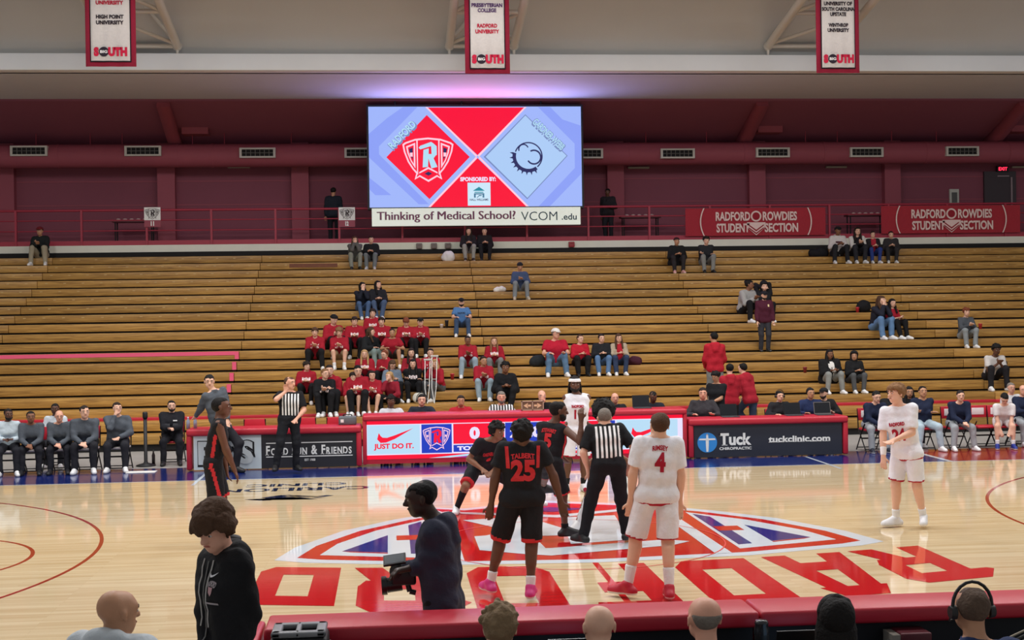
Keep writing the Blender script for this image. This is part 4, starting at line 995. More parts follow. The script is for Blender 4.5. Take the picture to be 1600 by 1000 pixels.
def stext(name, body, c, w_, h_, ang, mt, lv, bold=.03):
    q = MB(); cx, cz = zs(c); uu = Vector((math.cos(ang), 0, math.sin(ang))); vv = Vector((-math.sin(ang), 0, math.cos(ang)))
    put_text(q, body, (OS[0] + cx, OS[1], OS[2] + cz), uu, vv, w_ / 1488 * SW, h_ / 693 * SH, .004 * lv, bold); return q.build(name, mt, scr)
stext('lettering_shade', 'RADFORD', (297, 270), 246, 66, math.radians(45), L_GREY, 4, .06); stext('lettering', 'RADFORD', (292, 265), 236, 52, math.radians(45), L_CYAN, 5, .02)
stext('lettering_shade', 'GARDNER-WEBB', (1316, 270), 292, 64, math.radians(-44), L_GREY, 5, .06); stext('lettering', 'GARDNER-WEBB', (1318, 266), 280, 48, math.radians(-44), L_CYAN, 6, .02)
stext('lettering', 'SPONSORED BY:', (816, 574), 250, 30, 0, L_WHITE, 4, .05)
spoly('sponsor_card', [[(742, 598), (902, 598), (902, 757), (742, 757)]], led((205, 232, 250)), 4)
spoly('sponsor_roof', [[(778, 655), (822, 627), (862, 655)], [(790, 662), (852, 662), (852, 668), (790, 668)]], L_TEAL, 5)
spoly('sponsor_building', [[(786, 672), (798, 672), (798, 702), (786, 702)], [(846, 672), (858, 672), (858, 702), (846, 702)], [(798, 672), (846, 672), (846, 680), (798, 680)], [(805, 702), (822, 684), (840, 684), (840, 690), (820, 692), (812, 702)]], led((70, 120, 150)), 5)
stext('lettering', 'HALL WILLIAMS', (821, 716), 130, 15, 0, L_NAVY, 5, .02)
# round abstract emblem on the pale diamond: spiked collar ring and a curl
q = MB(); rr = 112 / 1488 * SW; eo = Vector((OS[0] + zs((1172, 0))[0], OS[1], OS[2] + zs((0, 418))[1]))
def arc2(r0, r1, a0, a1, n=26, cx=0, cy=0): return [(cx + r1 * math.cos(a0 + (a1 - a0) * i / n), cy + r1 * math.sin(a0 + (a1 - a0) * i / n)) for i in range(n + 1)] + [(cx + r0 * math.cos(a1 + (a0 - a1) * i / n), cy + r0 * math.sin(a1 + (a0 - a1) * i / n)) for i in range(n + 1)]
def strip(mbq, r0, r1, a0, a1, n, cx=0, cy=0, off=.02):
    for i in range(n):
        t0, t1 = a0 + (a1 - a0) * i / n, a0 + (a1 - a0) * (i + 1) / n
        mbq.poly([(cx + r * math.cos(t), cy + r * math.sin(t)) for r, t in ((r0, t0), (r1, t0), (r1, t1), (r0, t1))], eo, X3, ZV, 0, 0, off)
strip(q, .78 * rr, 1.0 * rr, math.radians(165), math.radians(305), 20); strip(q, .82 * rr, .9 * rr, math.radians(-50), math.radians(160), 30)
for i in range(9):
    t = math.radians(168 + i * 16); q.poly([(r * math.cos(t + d), r * math.sin(t + d)) for r, d in ((.98 * rr, -.07), (1.2 * rr, 0), (.98 * rr, .07))], eo, X3, ZV, 0, 0, .02)
strip(q, .38 * rr, .48 * rr, math.radians(-150), math.radians(120), 20, .35 * rr, -.05 * rr); strip(q, .26 * rr, .34 * rr, math.radians(20), math.radians(200), 14, -.3 * rr, .45 * rr)
q.build('team_emblem', L_NAVY, scr)
# added area lamps in front of the screen imitate its glow on the soffit
for dx, cc, en in ((-2.4, (.45, .42, 1.0), 60), (-1.2, (.6, .4, 1.0), 50), (0, (1.0, .22, .4), 60), (1.2, (.6, .4, 1.0), 50), (2.4, (.45, .42, 1.0), 60)):
    ld = bpy.data.lights.new('added_screen_glow', 'AREA'); ld.shape = 'RECTANGLE'; ld.size = 1.2; ld.size_y = 1.4; ld.energy = en; ld.color = cc
    lo = bpy.data.objects.new('added_screen_glow', ld); COL.objects.link(lo); lo.location = (SX0 + dx, 23.76, SZ0 + SH / 2 - .9); lo.rotation_euler = (math.radians(-105), 0, 0)
# strip sign
a_, b_ = on_y(581, 338, 23.8), on_y(907, 338, 23.8); t_, bo_ = on_y(744, 324.5, 23.8), on_y(744, 352, 23.8)
sg = thing('strip_sign', ((a_[0] + b_[0]) / 2, 23.8, bo_[2]), 'pale strip sign about medical school below the video screen', 'sign')
sc = ((a_[0] + b_[0]) / 2, 23.8, (t_[2] + bo_[2]) / 2); sw, sh = b_[0] - a_[0], t_[2] - bo_[2]
MB().box((a_[0], 23.8, bo_[2]), (b_[0], 23.95, t_[2])).build('panel', mat((226, 236, 222), .5, emit=.35, var=.04, vscale=3, name='lit_panel'), sg)
def gtext(par, body, fx, w_, h_, mt, bold=.03, dz=0, c=sc, W=sw, H=sh, name='lettering', sp=1.0):
    q = MB(); put_text(q, body, (c[0] + fx * W, c[1] - .003, c[2] + dz * H), X3, ZV, w_ * W, h_ * H, .004, bold, 0, 0, sp); return q.build(name, mt, par)
for i_ in (-1, 0, 1): gtext(sg, 'Thinking of Medical School?', -.145 + .0016 * i_, .66, .62, mat((122, 70, 98), .6), 0.0, c=(sc[0], sc[1] - .0006 * i_, sc[2]))
gtext(sg, 'VCOM', .30, .175, .50, mat((44, 66, 84), .6), -.005); gtext(sg, '.edu', .445, .073, .36, mat((44, 66, 84), .6), .015, -.05)

# ------------------------------------------------------------------ hanging banners
M_BRED = cloth((160, 40, 66)); M_BWHT = cloth((232, 228, 226)); M_TXB = cloth((44, 36, 46)); M_TXR = cloth((190, 30, 62)); M_TXP = cloth((90, 60, 110))
def banner(x0, x1, pxb, lines, lab):
    Y = 16.0; a, b = on_y(x0, pxb, Y), on_y(x1, pxb, Y); W = b[0] - a[0]; cx = (a[0] + b[0]) / 2; zb = (a[2] + b[2]) / 2
    t = thing('hanging_banner', (cx, Y, zb), lab, 'banner', 'conference banners under the roof')
    def sheet(w_, z0, z1, y, amp):
        q = MB(); n = 14; vs = []
        for j in range(2):
            for i in range(n + 1): vs.append((cx - w_ / 2 + w_ * i / n, y + amp * math.sin(i * 1.3 + x0), z0 if j == 0 else z1))
        vs += [(p[0], p[1] + .012, p[2]) for p in vs]; k_ = n + 1
        fs = [(i, i + 1, k_ + i + 1, k_ + i) for i in range(n)] + [(2 * k_ + i + 1, 2 * k_ + i, 3 * k_ + i, 3 * k_ + i + 1) for i in range(n)] + [(i + 1, i, 2 * k_ + i, 2 * k_ + i + 1) for i in range(n)] + [(0, k_, 3 * k_, 2 * k_), (n, 2 * k_ + n, 3 * k_ + n, k_ + n)]
        return q.add(vs, fs, 0, True)
    sheet(W, zb, zb + 2.6, Y, .01).build('border_cloth', M_BRED, t)
    sheet(W - .22, zb + .10, zb + 2.5, Y - .03, .01).build('backing', M_TXB, t); sheet(W - .27, zb + .13, zb + 2.5, Y - .045, .01).build('white_cloth', M_BWHT, t)
    MB().tube((cx - W / 2 - .05, Y, zb + 2.6), (cx + W / 2 + .05, Y, zb + 2.6), .025).build('pole', M_METAL, t)
    for py, s, wpx, m_ in lines:
        p = on_y((x0 + x1) / 2, py, Y); q = MB(); put_text(q, s, (cx, Y - .062, p[2]), X3, ZV, wpx * 33.2 / FPX, 6.2 * 33.2 / FPX, .004, .045); q.build('lettering', m_, t)
    # the conference wordmark: S, a ball, U T H
    z = zb + .34; 
    for s, dx, w_ in (('S', -.36, .13), ('UTH', .19, .48)):
        q = MB(); put_text(q, s, (cx + dx * .9, Y - .062, z), X3, ZV, w_ * .92, .22, .004, .08); q.build('wordmark', M_TXR, t)
    q = MB(); q.poly([(.115 * math.cos(i * math.pi / 10), .115 * math.sin(i * math.pi / 10)) for i in range(20)], (cx - .15, Y - .064, z), X3, ZV); q.build('ball_mark', M_TXB, t)
    q = MB(); put_text(q, 'BIG', (cx - .15, Y - .068, z), X3, ZV, .17, .07, .004, .03); q.build('wordmark', M_BWHT, t)
banner(134, 213, 104, [(5, 'UNIVERSITY', 41, M_TXR), (-4, 'GARDNER-WEBB', 52, M_TXR), (27, 'HIGH POINT', 41, M_TXB), (36, 'UNIVERSITY', 41, M_TXB)], 'white conference banner with maroon border left of the screen')
banner(727, 797, 115, [(9, 'PRESBYTERIAN', 48, M_TXP), (17, 'COLLEGE', 29, M_TXP), (41, 'RADFORD', 31, M_TXR), (50, 'UNIVERSITY', 37, M_TXR)], 'white conference banner with maroon border above the screen')
banner(1276, 1343, 114, [(6.5, 'UNIVERSITY OF', 46, M_TXB), (15, 'SOUTH CAROLINA', 53, M_TXB), (23, 'UPSTATE', 26, M_TXB), (40, 'WINTHROP', 32, M_TXB), (48, 'UNIVERSITY', 35, M_TXB)], 'white conference banner with maroon border right of the screen')

# ------------------------------------------------------------------ things on the railing
for px, num, lab in ((238, '11', 'small white crest sign with two ones on the railing at far left'), (542, '12', 'small white crest sign on the railing just left of the video screen')):
    Y = RY - .10; a = on_y(px - 13, 324, Y); b = on_y(px + 13, 354.5, Y); mid = on_y(px, 344, Y)[2]
    t = thing('section_sign', ((a[0] + b[0]) / 2, Y, b[2]), lab, 'sign', 'section signs')
    MB().box((a[0], Y, mid), (b[0], Y + .03, a[2])).build('crest_panel', M_WHITE, t); MB().box((a[0], Y, b[2]), (b[0], Y + .03, mid)).build('number_panel', M_WALL2, t)
    sgw = mat((60, 48, 50), .6); crest(t, ((a[0] + b[0]) / 2, Y, (mid + a[2]) / 2), X3, ZV, .22, .19, sgw, M_WHITE, sgw, .002, 'crest', 0, rcol=sgw)
    q = MB(); put_text(q, num, ((a[0] + b[0]) / 2, Y, (mid + b[2]) / 2), X3, ZV, .10, .14, .004, .06); q.build('lettering', M_WHITE, t)
for x0, x1, y0, y1, lab in ((1071, 1290, 324, 368, 'red student section banner hung left on the railing'), (1377, 1594, 320, 364, 'red student section banner hung at the right end of the railing')):
    Y = RY - .12; a = on_y(x0, (y0 + y1) / 2, Y); b = on_y(x1, (y0 + y1) / 2, Y); zt = on_y((x0 + x1) / 2, y0 + 1, Y)[2]; zb = on_y((x0 + x1) / 2, y1, Y)[2]
    W, H = b[0] - a[0], zt - zb; c = ((a[0] + b[0]) / 2, Y - .03, (zt + zb) / 2)
    t = thing('student_banner', (c[0], Y, zb), lab, 'banner', 'student section banners')
    q = MB(); n = 24; vs = []
    for j in range(2):
        for i in range(n + 1): vs.append((a[0] + W * i / n, Y + .015 * math.sin(i * .9) * (j == 0), zb if j == 0 else zt))
    vs += [(p[0], p[1] + .01, p[2]) for p in vs]; k_ = n + 1
    q.add(vs, [(i, i + 1, k_ + i + 1, k_ + i) for i in range(n)] + [(2 * k_ + i + 1, 2 * k_ + i, 3 * k_ + i, 3 * k_ + i + 1) for i in range(n)], 0, True); q.build('cloth', cloth((166, 48, 60)), t)
    M_T = cloth((232, 205, 200))
    for s, fx, fz, w_ in (('RADFORD', -.165, .20, .245), ('ROWDIES', .17, .20, .245), ('STUDENT', -.165, -.22, .235), ('SECTION', .18, -.22, .24)):
        q = MB(); put_text(q, s, (c[0] + fx * W, c[1], c[2] + fz * H), X3, ZV, w_ * W, .33 * H, .004, .035); q.build('lettering', M_T, t)
    q = MB()
    for sd in (-1, 1):
        for i in range(10):
            f0, f1 = -.5 + i / 10, -.4 + i / 10; xx = lambda f: sd * (.37 + .025 * (1 - (2 * f) ** 2)) * W
            q.poly([(xx(f0) - .02, f0 * H), (xx(f0) + .02, f0 * H), (xx(f1) + .02, f1 * H), (xx(f1) - .02, f1 * H)], c, X3, ZV, 0, 0, .004)
    q.build('curved_stripe', M_T, t)
    q = MB()   # plain round badge over a chevron between the words
    q.poly([(.17 * math.cos(i * math.pi / 10), .17 * math.sin(i * math.pi / 10) + .2 * H) for i in range(20)], c, X3, ZV, 0, 0, .004)
    q.poly([(-.3, -.02), (.3, -.02), (.26, -.2), (0, -.42), (-.26, -.2)], c, X3, ZV, 0, 0, .004); q.build('badge', M_T, t)
    q = MB(); q.poly([(.12 * math.cos(i * math.pi / 10), .12 * math.sin(i * math.pi / 10) + .2 * H) for i in range(20)], c, X3, ZV, 0, 0, .007)
    for s_ in (0, 1): q.poly([(-.24, -.08 - .09 * s_), (0, -.25 - .09 * s_), (.24, -.08 - .09 * s_), (.24, -.12 - .09 * s_), (0, -.30 - .09 * s_), (-.24, -.12 - .09 * s_)][:6], c, X3, ZV, 0, 0, .007)
    q.build('badge_mark', cloth((150, 36, 50)), t)
for px, lab in ((210, 'low bench on the concourse left of the number 11 sign'), (1000, 'low bench on the concourse right of the big screen'), (1352, 'low bench on the concourse between the red banners')):
    p = on_y(px, 346, 26.0); t = thing('concourse_bench', (p[0], 26.0, ZC), lab, 'bench')
    MB().rbox((p[0] - .65, 25.8, ZC + .78), (p[0] + .65, 26.2, ZC + .84), .01).build('bench_top', mat((96, 40, 50), .5), t)
    for q_ in range(5): MB().ell((p[0] - .45 + .2 * q_, 25.82, ZC + .87), (.07, .05, .03), 8).build('papers', mat((190, 160, 160), .7), t)
    for sx in (-.55, .55):
        for sy in (25.84, 26.16): MB().tube((p[0] + sx, sy, ZC), (p[0] + sx, sy, ZC + .78), .02).build('leg', M_METAL, t)
for px in (655, 678, 700, 893):
    p = on_y(px, 383, YB - .02); t = tag(MB().rbox((p[0] - .09, YB - .09, 4.88), (p[0] + .09, YB + .03, 5.05), .02).tube((p[0] - .05, YB - .10, 5.0), (p[0] + .05, YB - .10, 5.0), .01).build('outlet_box', mat((120, 108, 104) if px != 893 else (150, 40, 50), .5), None, (p[0], YB - .05, 4.88)), {655: 'grey outlet box on the white fascia, leftmost of three', 678: 'grey outlet box on the white fascia, middle of three', 700: 'grey outlet box on the white fascia, rightmost of three', 893: 'red outlet box on the white fascia right of the seated pair'}[px], 'outlet')

# ------------------------------------------------------------------ scorer's tables
def padded(t, x0, x1, yF, zt, dep=.62, pad=.13):
    MB().rbox((x0, yF - .06, zt - pad), (x1, yF + dep, zt), .035).build('padded_top', M_PAD, t)
    for x in (x0, x1 - .10): MB().rbox((x, yF - .04, .02), (x + .10, yF + .30, zt - pad + .02), .03).build('padded_end', M_PAD, t)
YT = 9.10
tl = thing('courtside_table', (-4.45, YT, 0), 'red padded courtside table with white and black sign panels', 'table')
padded(tl, -6.16, -2.88, YT, .79)
MB().box((-6.03, YT + .0, .02), (-4.77, YT + .05, .67)).build('white_panel', mat((214, 226, 230), .5, name='white_sign'), tl)
MB().box((-4.77, YT + .0, .02), (-2.98, YT + .05, .67)).build('black_panel', M_SIGNBLK, tl)
PT = (-5.42, YT - .002, .33)
q = MB(); put_text(q, "BT'S", PT, X3, ZV, 1.08, .52, .003, .10); q.build('lettering_shade', M_BLACK, tl)
q = MB(); put_text(q, "BT'S", (PT[0] - .012, PT[1], PT[2] + .012), X3, ZV, 1.03, .46, .007, .045); q.build('lettering', mat((206, 214, 216), .5), tl)
q = MB()
def caps(q, words, x0, zc, hb, hs, wscale, off):
    """small-caps line: first letters taller, wee serifs on every stem"""
    x = x0
    for wd in words:
        for i, c_ in enumerate(wd):
            big = (i == 0); h_ = hb if big else hs; vs, fs, W0, H0 = text_mesh(c_, .03)
            w_ = W0 / H0 * h_ * wscale
            put_text(q, c_, (x + w_ / 2, YT - .002, zc - hb / 2 + h_ / 2), X3, ZV, w_, h_, off, .03)
            if c_ in 'FNRIDU': q.poly([(x - .014, zc - hb / 2), (x + .05, zc - hb / 2), (x + .05, zc - hb / 2 + .012), (x - .014, zc - hb / 2 + .012)] if c_ != 'U' else [(x - .014, zc - hb / 2 + h_ - .012), (x + .05, zc - hb / 2 + h_ - .012), (x + .05, zc - hb / 2 + h_), (x - .014, zc - hb / 2 + h_)], (0, YT - .002, 0), X3, ZV, 0, 0, off)
            x += w_ + .018
        x += .06
    return x
xe = caps(q, ['FOOD', 'FUN', '&', 'FRIENDS'], -4.68, .355, .18, .135, .70, .004)
q.build('lettering', M_WHITE, tl)
q = MB()
for z in (.485, .225): q.poly([(-4.68, z), (xe - .06, z), (xe - .06, z + .018), (-4.68, z + .018)], (0, YT - .002, 0), X3, ZV, 0, 0, .004)
put_text(q, 'EST 1988', (-3.86, YT - .002, .165), X3, ZV, .2, .045, .004, .02); q.build('rule_lines', M_WHITE, tl)
# the LED table
tc_ = thing('led_scorer_table', (.28, YT, 0), 'long red scorer table with a lit advertising screen', 'table')
x0, x1 = -2.86, 3.42
MB().rbox((x0, YT - .05, .87), (x0 + 4.15, YT + .62, .985), .035).build('padded_top', M_PAD, tc_); MB().rbox((x0 + 4.16, YT - .05, .87), (x1, YT + .62, .985), .035).build('padded_top', M_PAD, tc_)
for x in (x0, x1 - .07): MB().rbox((x, YT - .03, .04), (x + .07, YT + .3, .89), .02).build('padded_end', M_PAD, tc_)
MB().box((x0 + .05, YT + .02, .05), (x1 - .05, YT + .12, .89)).build('cabinet', M_PAD, tc_)
for i in range(9):
    for dx in (0, .12, .18): MB().tube((x0 + .35 + i * .7 + dx, YT + .1, 0), (x0 + .35 + i * .7 + dx, YT + .1, .12), .018).build('foot', M_METAL, tc_)
x0 += .08; x1 -= .08; LZ0, LZ1 = .135, .865
def lp(name, pts, mt, lv=1):
    for p in pts: q = MB(); q.poly(p, (0, YT + .018, 0), X3, ZV, 0, 0, .002 * lv); q.build(name, mt, tc_)
def R_(a, b, c, d): return [(a, b), (c, b), (c, d), (a, d)]
lp('screen', [R_(x0, LZ0, x1, LZ1)], L_RED)
lp('screen_band', [R_(x0, .215, x1, .80)], L_WHITE, 2)
SKY = led((186, 222, 246))
swoosh = [(-.27, .02), (-.30, -.10), (-.24, -.17), (-.14, -.165), (.02, -.10), (.36, .10), (.02, -.03), (-.12, -.075), (-.20, -.07), (-.235, -.04)]
def nike(xc, hw_):
    lp('screen_tile', [R_(xc - hw_, .235, xc + hw_, .785)], SKY, 3)
    q = MB(); P_ = [(a * 1.05, b * 1.0) for a, b in swoosh]
    for tri in ((0, 1, 9), (1, 2, 8), (1, 8, 9), (2, 3, 7), (2, 7, 8), (3, 4, 6), (3, 6, 7), (4, 5, 6)): q.poly([P_[i] for i in tri], (xc, YT + .018, .62), X3, ZV, 0, 0, .008)
    q.build('swoosh_mark', L_RED, tc_)
    q = MB(); put_text(q, 'JUST DO IT.', (xc, YT + .018, .37), X3, ZV, .76, .13, .008, .04); q.build('lettering', L_RED, tc_)
nike(-2.27, .50); nike(2.64, .60)
lp('screen_tile', [R_(-1.74, .235, -1.16, .785)], L_DBLUE, 3)
crest(tc_, (-1.45, YT + .018, .515), X3, ZV, .265, .265, L_PINK, L_DBLUE, L_DBLUE, .002, 'crest', .006, rcol=L_RED)
lp('screen_tile', [R_(-1.13, .40, -.15, .785)], L_RED, 3)
lp('screen_tile', [R_(-.13, .40, .85, .785), R_(1.87, .26, 2.01, .785)], L_DBLUE, 3)
lp('screen_tile', [R_(.87, .40, 1.85, .785)], L_RED, 3)
lp('screen_tile', [R_(-1.13, .245, 1.85, .38)], L_DBLUE, 3)
for s, xc, zc, w_, h_ in (('0', -.72, .60, .2, .24), ('20:00', .36, .60, .80, .22), ('0', 1.36, .60, .2, .24), ('TOL', -.88, .312, .36, .085), ('PERIOD', .36, .312, .5, .085), ('TOL', 1.36, .312, .36, .085)):
    q = MB(); put_text(q, s, (xc, YT + .018, zc), X3, ZV, w_, h_, .008, .06); q.build('lettering', L_WHITE, tc_)
lp('screen_streak', [[(-1.6, .14), (-1.2, .14), (-.3, .21), (-.8, .21)], [(1.0, .14), (1.4, .14), (2.2, .21), (1.8, .21)]], L_CYAN, 3)
lp('screen_streak', [[(-1.1, .14), (.5, .14), (1.2, .21), (-.2, .21)]], L_DBLUE, 3)
# right table
t3 = thing('courtside_table', (5.0, YT, 0), 'red padded courtside table with one long black clinic sign', 'table')
padded(t3, 3.45, 6.64, YT, .775)
MB().box((3.56, YT, .02), (6.52, YT + .05, .66)).build('black_panel', mat((38, 42, 54), .5, var=.05, vscale=4, name='navy_sign'), t3)
C3 = (3.82, YT - .002, .31)
q = MB(); q.poly([(.195 * math.cos(i * math.pi / 16), .195 * math.sin(i * math.pi / 16)) for i in range(32)], C3, X3, ZV, 0, 0, .003); q.build('round_logo', mat((50, 140, 215), .5), t3)
q = MB()
for p in ([(-.02, .16), (.02, .16), (.02, .08), (-.02, .08)], [(-.17, .05), (-.15, .08), (.15, .08), (.17, .05), (.03, .045), (-.03, .045)], [(-.03, .05), (.03, .05), (.028, -.06), (.02, -.18), (-.02, -.18), (-.028, -.06)], [(-.022, .15), (0, .175), (.022, .15)]): q.poly(p, C3, X3, ZV, 0, 0, .006)
q.build('figure_mark', M_WHITE, t3)
def serif_line(par, body, c, w_, h_, bold, mt):
    q = MB(); put_text(q, body, c, X3, ZV, w_, h_, .004, bold); return q.build('lettering', mt, par)
serif_line(t3, 'Tuck', (4.38, YT - .002, .365), .64, .24, .04, M_WHITE); serif_line(t3, 'CHIROPRACTIC', (4.38, YT - .002, .185), .64, .055, .03, M_WHITE)
serif_line(t3, 'tuckclinic.com', (5.66, YT - .002, .345), 1.24, .125, .035, M_WHITE)
q = MB()   # slab feet that make the letters serifed
for x in (4.12, 4.06): q.poly(R_(x - .01 if x > 4.1 else x, .245 if x > 4.1 else .43, x + .10 if x > 4.1 else x + .022, .258 if x > 4.1 else .485), (0, YT - .002, 0), X3, ZV, 0, 0, .004)
for x in np.linspace(5.07, 6.25, 15): q.poly(R_(x - .026, .283, x + .026, .293), (0, YT - .002, 0), X3, ZV, 0, 0, .004)
q.build('letter_serifs', M_WHITE, t3)

# near table along our sideline
tn = thing('near_table', (-.5, -8.4, 0), 'long red padded table along the near sideline', 'table')
YN0, YN1 = -8.60, -8.19
for xa, xb in ((-3.12, -.045), (-.035, 3.4)):
    MB().rbox((xa, YN0, .90), (xb, YN1, 1.0), .02).build('padded_top', M_PAD, tn)
    MB().box((xa + .02, YN0 + .10, .05), (xb - .02, YN0 + .14, .92)).build('back_panel', mat((22, 24, 32), .6, var=.1, vscale=6), tn)
    MB().box((xa + .02, YN1 - .06, .05), (xb - .02, YN1 - .02, .92)).build('front_panel', M_PAD, tn)
MB().rbox((-3.34, YN0 - .22, .86), (-3.14, YN1 - .02, .97), .02).build('padded_end', M_PAD, tn)
MB().box((-3.1, YN0 - .45, .70), (3.4, YN0 + .12, .73)).build('work_shelf', M_BLACK, tn)
for x in (-3.0, -1.5, 0.2, 1.8, 3.2): MB().tube((x, YN0 - .4, 0), (x, YN0 - .4, .70), .02).build('leg', M_METAL, tn)

# ------------------------------------------------------------------ folding chairs
M_SEATW = mat((226, 216, 216), .5, name='white_pad'); M_SEATR = mat((190, 30, 50), .5, name='red_pad')
def make_chair(label, seat_c, back_c, group):
    t = thing('folding_chair', (0, 0, 0), label, 'chair', group)
    for s in (-1, 1):
        MB().path([(s * .21, .30, .0), (s * .21, -.06, .42), (s * .21, -.20, .56)], .012, 8).build('leg', M_METAL, t)
        MB().path([(s * .20, -.24, 0), (s * .20, .20, .44), (s * .20, .25, .84)], .012, 8).build('leg', M_METAL, t)
    MB().rbox((-.20, -.22, .41), (.20, .19, .455), .018).build('seat', seat_c, t)
    MB().rbox((-.20, .225, .60), (.20, .255, .85), .012).build('backrest', back_c, t); MB().rbox((-.13, .215, .66), (.13, .228, .80), .004).build('back_patch', M_SEATW, t)
    for y, z in ((-.20, .05), (.26, .05), (-.03, .25), (.1, .25)): MB().tube((-.20, y, z), (.20, y, z), .009).build('stretcher', M_METAL, t)
    return t
M_SEATW = mat((226, 216, 216), .5, name='white_pad'); M_SEATR = mat((190, 30, 50), .5, name='red_pad')
ch0 = make_chair('', M_SEATW, M_SEATR, 'folding chairs of the left bench')
ch1 = make_chair('', M_SEATR, M_SEATR, 'folding chairs of the right bench')
_ch = {0: [ch0, True], 1: [ch1, True]}
def chair(kind, x, y, rz, label, group=None, z=0):
    src, first = _ch[kind]
    if first:
        src.location = (x, y, z); src.rotation_euler = (0, 0, rz); src['label'] = label; _ch[kind][1] = False
        if group: src['group'] = group
        return src
    return dup(src, (x, y, z), rz, label, group)

# ------------------------------------------------------------------ small furniture
p = on_z(228, 728); st = thing('stanchion_post', p, 'black belt stanchion post between the left bench and the table', 'stanchion')
MB().lathe([(0, .0), (.19, 0), (.19, .02), (.05, .06), (.035, .08), (.035, .95), (.0, .95)], p, 24).build('post', M_BLACK, st); MB().lathe([(0, .93), (.045, .93), (.05, .96), (.05, 1.04), (.04, 1.06), (0, 1.06)], p, 20).build('belt_head', M_BLACK, st)
p = on_z(222, 738); MB_ = MB().rbox((p[0] - .28, p[1] - .15, .001), (p[0] + .26, p[1] + .15, .012), .003); tag(MB_.build('towel', cloth((226, 224, 220)), None, p), 'white towel lying on the floor by the stanchion post', 'towel')
def bottle(p, label, rgb=(190, 200, 215), capc=(230, 230, 235), h=.22):
    t = thing('bottle', p, label, 'bottle'); MB().lathe([(0, 0), (.033, 0), (.033, h * .65), (.014, h * .85), (.014, h * .93)], p, 14).build('body', mat(rgb, .15, spec=.6), t); MB().lathe([(.016, h * .92), (.016, h), (0, h)], p, 12).build('cap', mat(capc, .4), t)
    return t
p = on_z(240, 727); bottle((p[0], p[1], 0), 'dark drink bottle on the concrete behind the stanchion post', (50, 40, 40), (40, 40, 40), .3)
for px, l in ((294, 'clear water bottle at the left end of the sign table, left one'), (305, 'clear water bottle at the left end of the sign table, right one')):
    x = on_y(px, 660, YT + .2)[0]; bottle((x, YT + .2, .79), l, (150, 160, 180), (200, 205, 220))
x = on_y(543, 655, YT + .3)[0]; t = thing('equipment_case', (x, YT + .35, .79), 'grey equipment case on the sign table beside the lit table', 'case')
MB().rbox((x - .17, YT + .22, .79), (x + .17, YT + .48, .95), .02).build('body', mat((96, 102, 106), .5, var=.1), t); MB().box((x - .13, YT + .212, .84), (x - .07, YT + .222, .90)).build('tag', M_WHITE, t); MB().path([(x - .08, YT + .35, .94), (x - .08, YT + .35, .98), (x + .08, YT + .35, .98), (x + .08, YT + .35, .94)], .01).build('handle', M_METAL, t)
# possession arrow box
x = on_y(832, 630, YT + .35)[0]; t = thing('possession_arrow', (x, YT + .35, 0.985), 'framed possession arrow box on the lit scorer table', 'arrow box')
M_ARF = mat((170, 150, 130), .5, name='arrow_frame')
for a in ((-.22, 0, .22, .02), (-.22, .17, .22, .19), (-.22, 0, -.20, .19), (.20, 0, .22, .19), (-.01, 0, .01, .19)): MB().box((x + a[0], YT + .33, 0.985 + a[1]), (x + a[2], YT + .37, 0.985 + a[3])).build('frame_bar', M_ARF, t)
MB().box((x - .21, YT + .352, 0.995), (x + .21, YT + .362, 1.165)).build('panel', mat((120, 100, 80), .5), t)
for s in (-1, 1): q = MB(); q.poly([(s * .18, .095), (s * .09, .15), (s * .09, .04)], (x, YT + .345, 0.985), X3, ZV); q.poly(R_(*sorted((s * .03, s * .10))[:1], .075, sorted((s * .03, s * .10))[1], .115), (x, YT + .345, 0.985), X3, ZV); q.build('arrow', mat((220, 190, 150), .5), t)
def laptop(x, y, z, rz, label, lid=(120, 116, 112), screen=None, tilt=.25):
    t = thing('laptop', (x, y, z), label, 'laptop', rz=rz)
    ORG[t] = (0, 0, 0)
    MB().rbox((-.17, -.12, 0), (.17, .12, .018), .005).build('keyboard_base', mat((60, 60, 64), .4), t)
    M = Matrix.Translation((0, .12, .018)) @ Matrix.Rotation(-tilt, 4, 'X')
    MB().box((-.17, 0, 0), (.17, .008, .235), 0, M).build('lid', mat(lid, .35, metal=.3), t)
    MB().box((-.16, -.003, .012), (.16, -.001, .225), 0, M).build('display', screen or mat((20, 22, 28), .2), t)
    return t
# speaker at the left end of the near table
sp_ = thing('loudspeaker', (-2.88, -8.75, .73), 'black powered loudspeaker with grey top handle at the near table', 'speaker')
q = MB(); q.rbox((-3.06, -8.93, .73), (-2.72, -8.63, 1.015), .03); q.build('cabinet', M_BLACK, sp_)
hh = MB(); hh.rbox((-3.05, -8.92, 1.015), (-2.73, -8.86, 1.05), .012); hh.rbox((-3.05, -8.70, 1.015), (-2.73, -8.64, 1.05), .012); hh.rbox((-3.05, -8.92, 1.015), (-2.99, -8.64, 1.05), .012); hh.rbox((-2.79, -8.92, 1.015), (-2.73, -8.64, 1.05), .012); hh.rbox((-2.91, -8.92, 1.015), (-2.88, -8.64, 1.05), .01); hh.build('top_handle', mat((130, 132, 136), .45), sp_)
for i in range(3): MB().ell((-2.715, -8.70, .80 + .07 * i), (.008, .008, .008), 6).build('screw', mat((190, 190, 190), .3, metal=.8), sp_)
L_SCR = mat((150, 190, 225), .3, emit=.8)
laptop(-1.26, -8.80, .73, math.pi, 'open laptop with bright screen beside the bald man at the near table', (30, 30, 32), L_SCR, .3)
laptop(.12, -8.80, .73, math.pi, 'open laptop with bright screen beside the man with braids', (30, 30, 32), L_SCR, .3)
laptop(-1.98, -8.82, .73, math.pi, 'open laptop left of the curly-haired head at the near table', (30, 30, 32), mat((120, 130, 140), .3, emit=.4), .2)
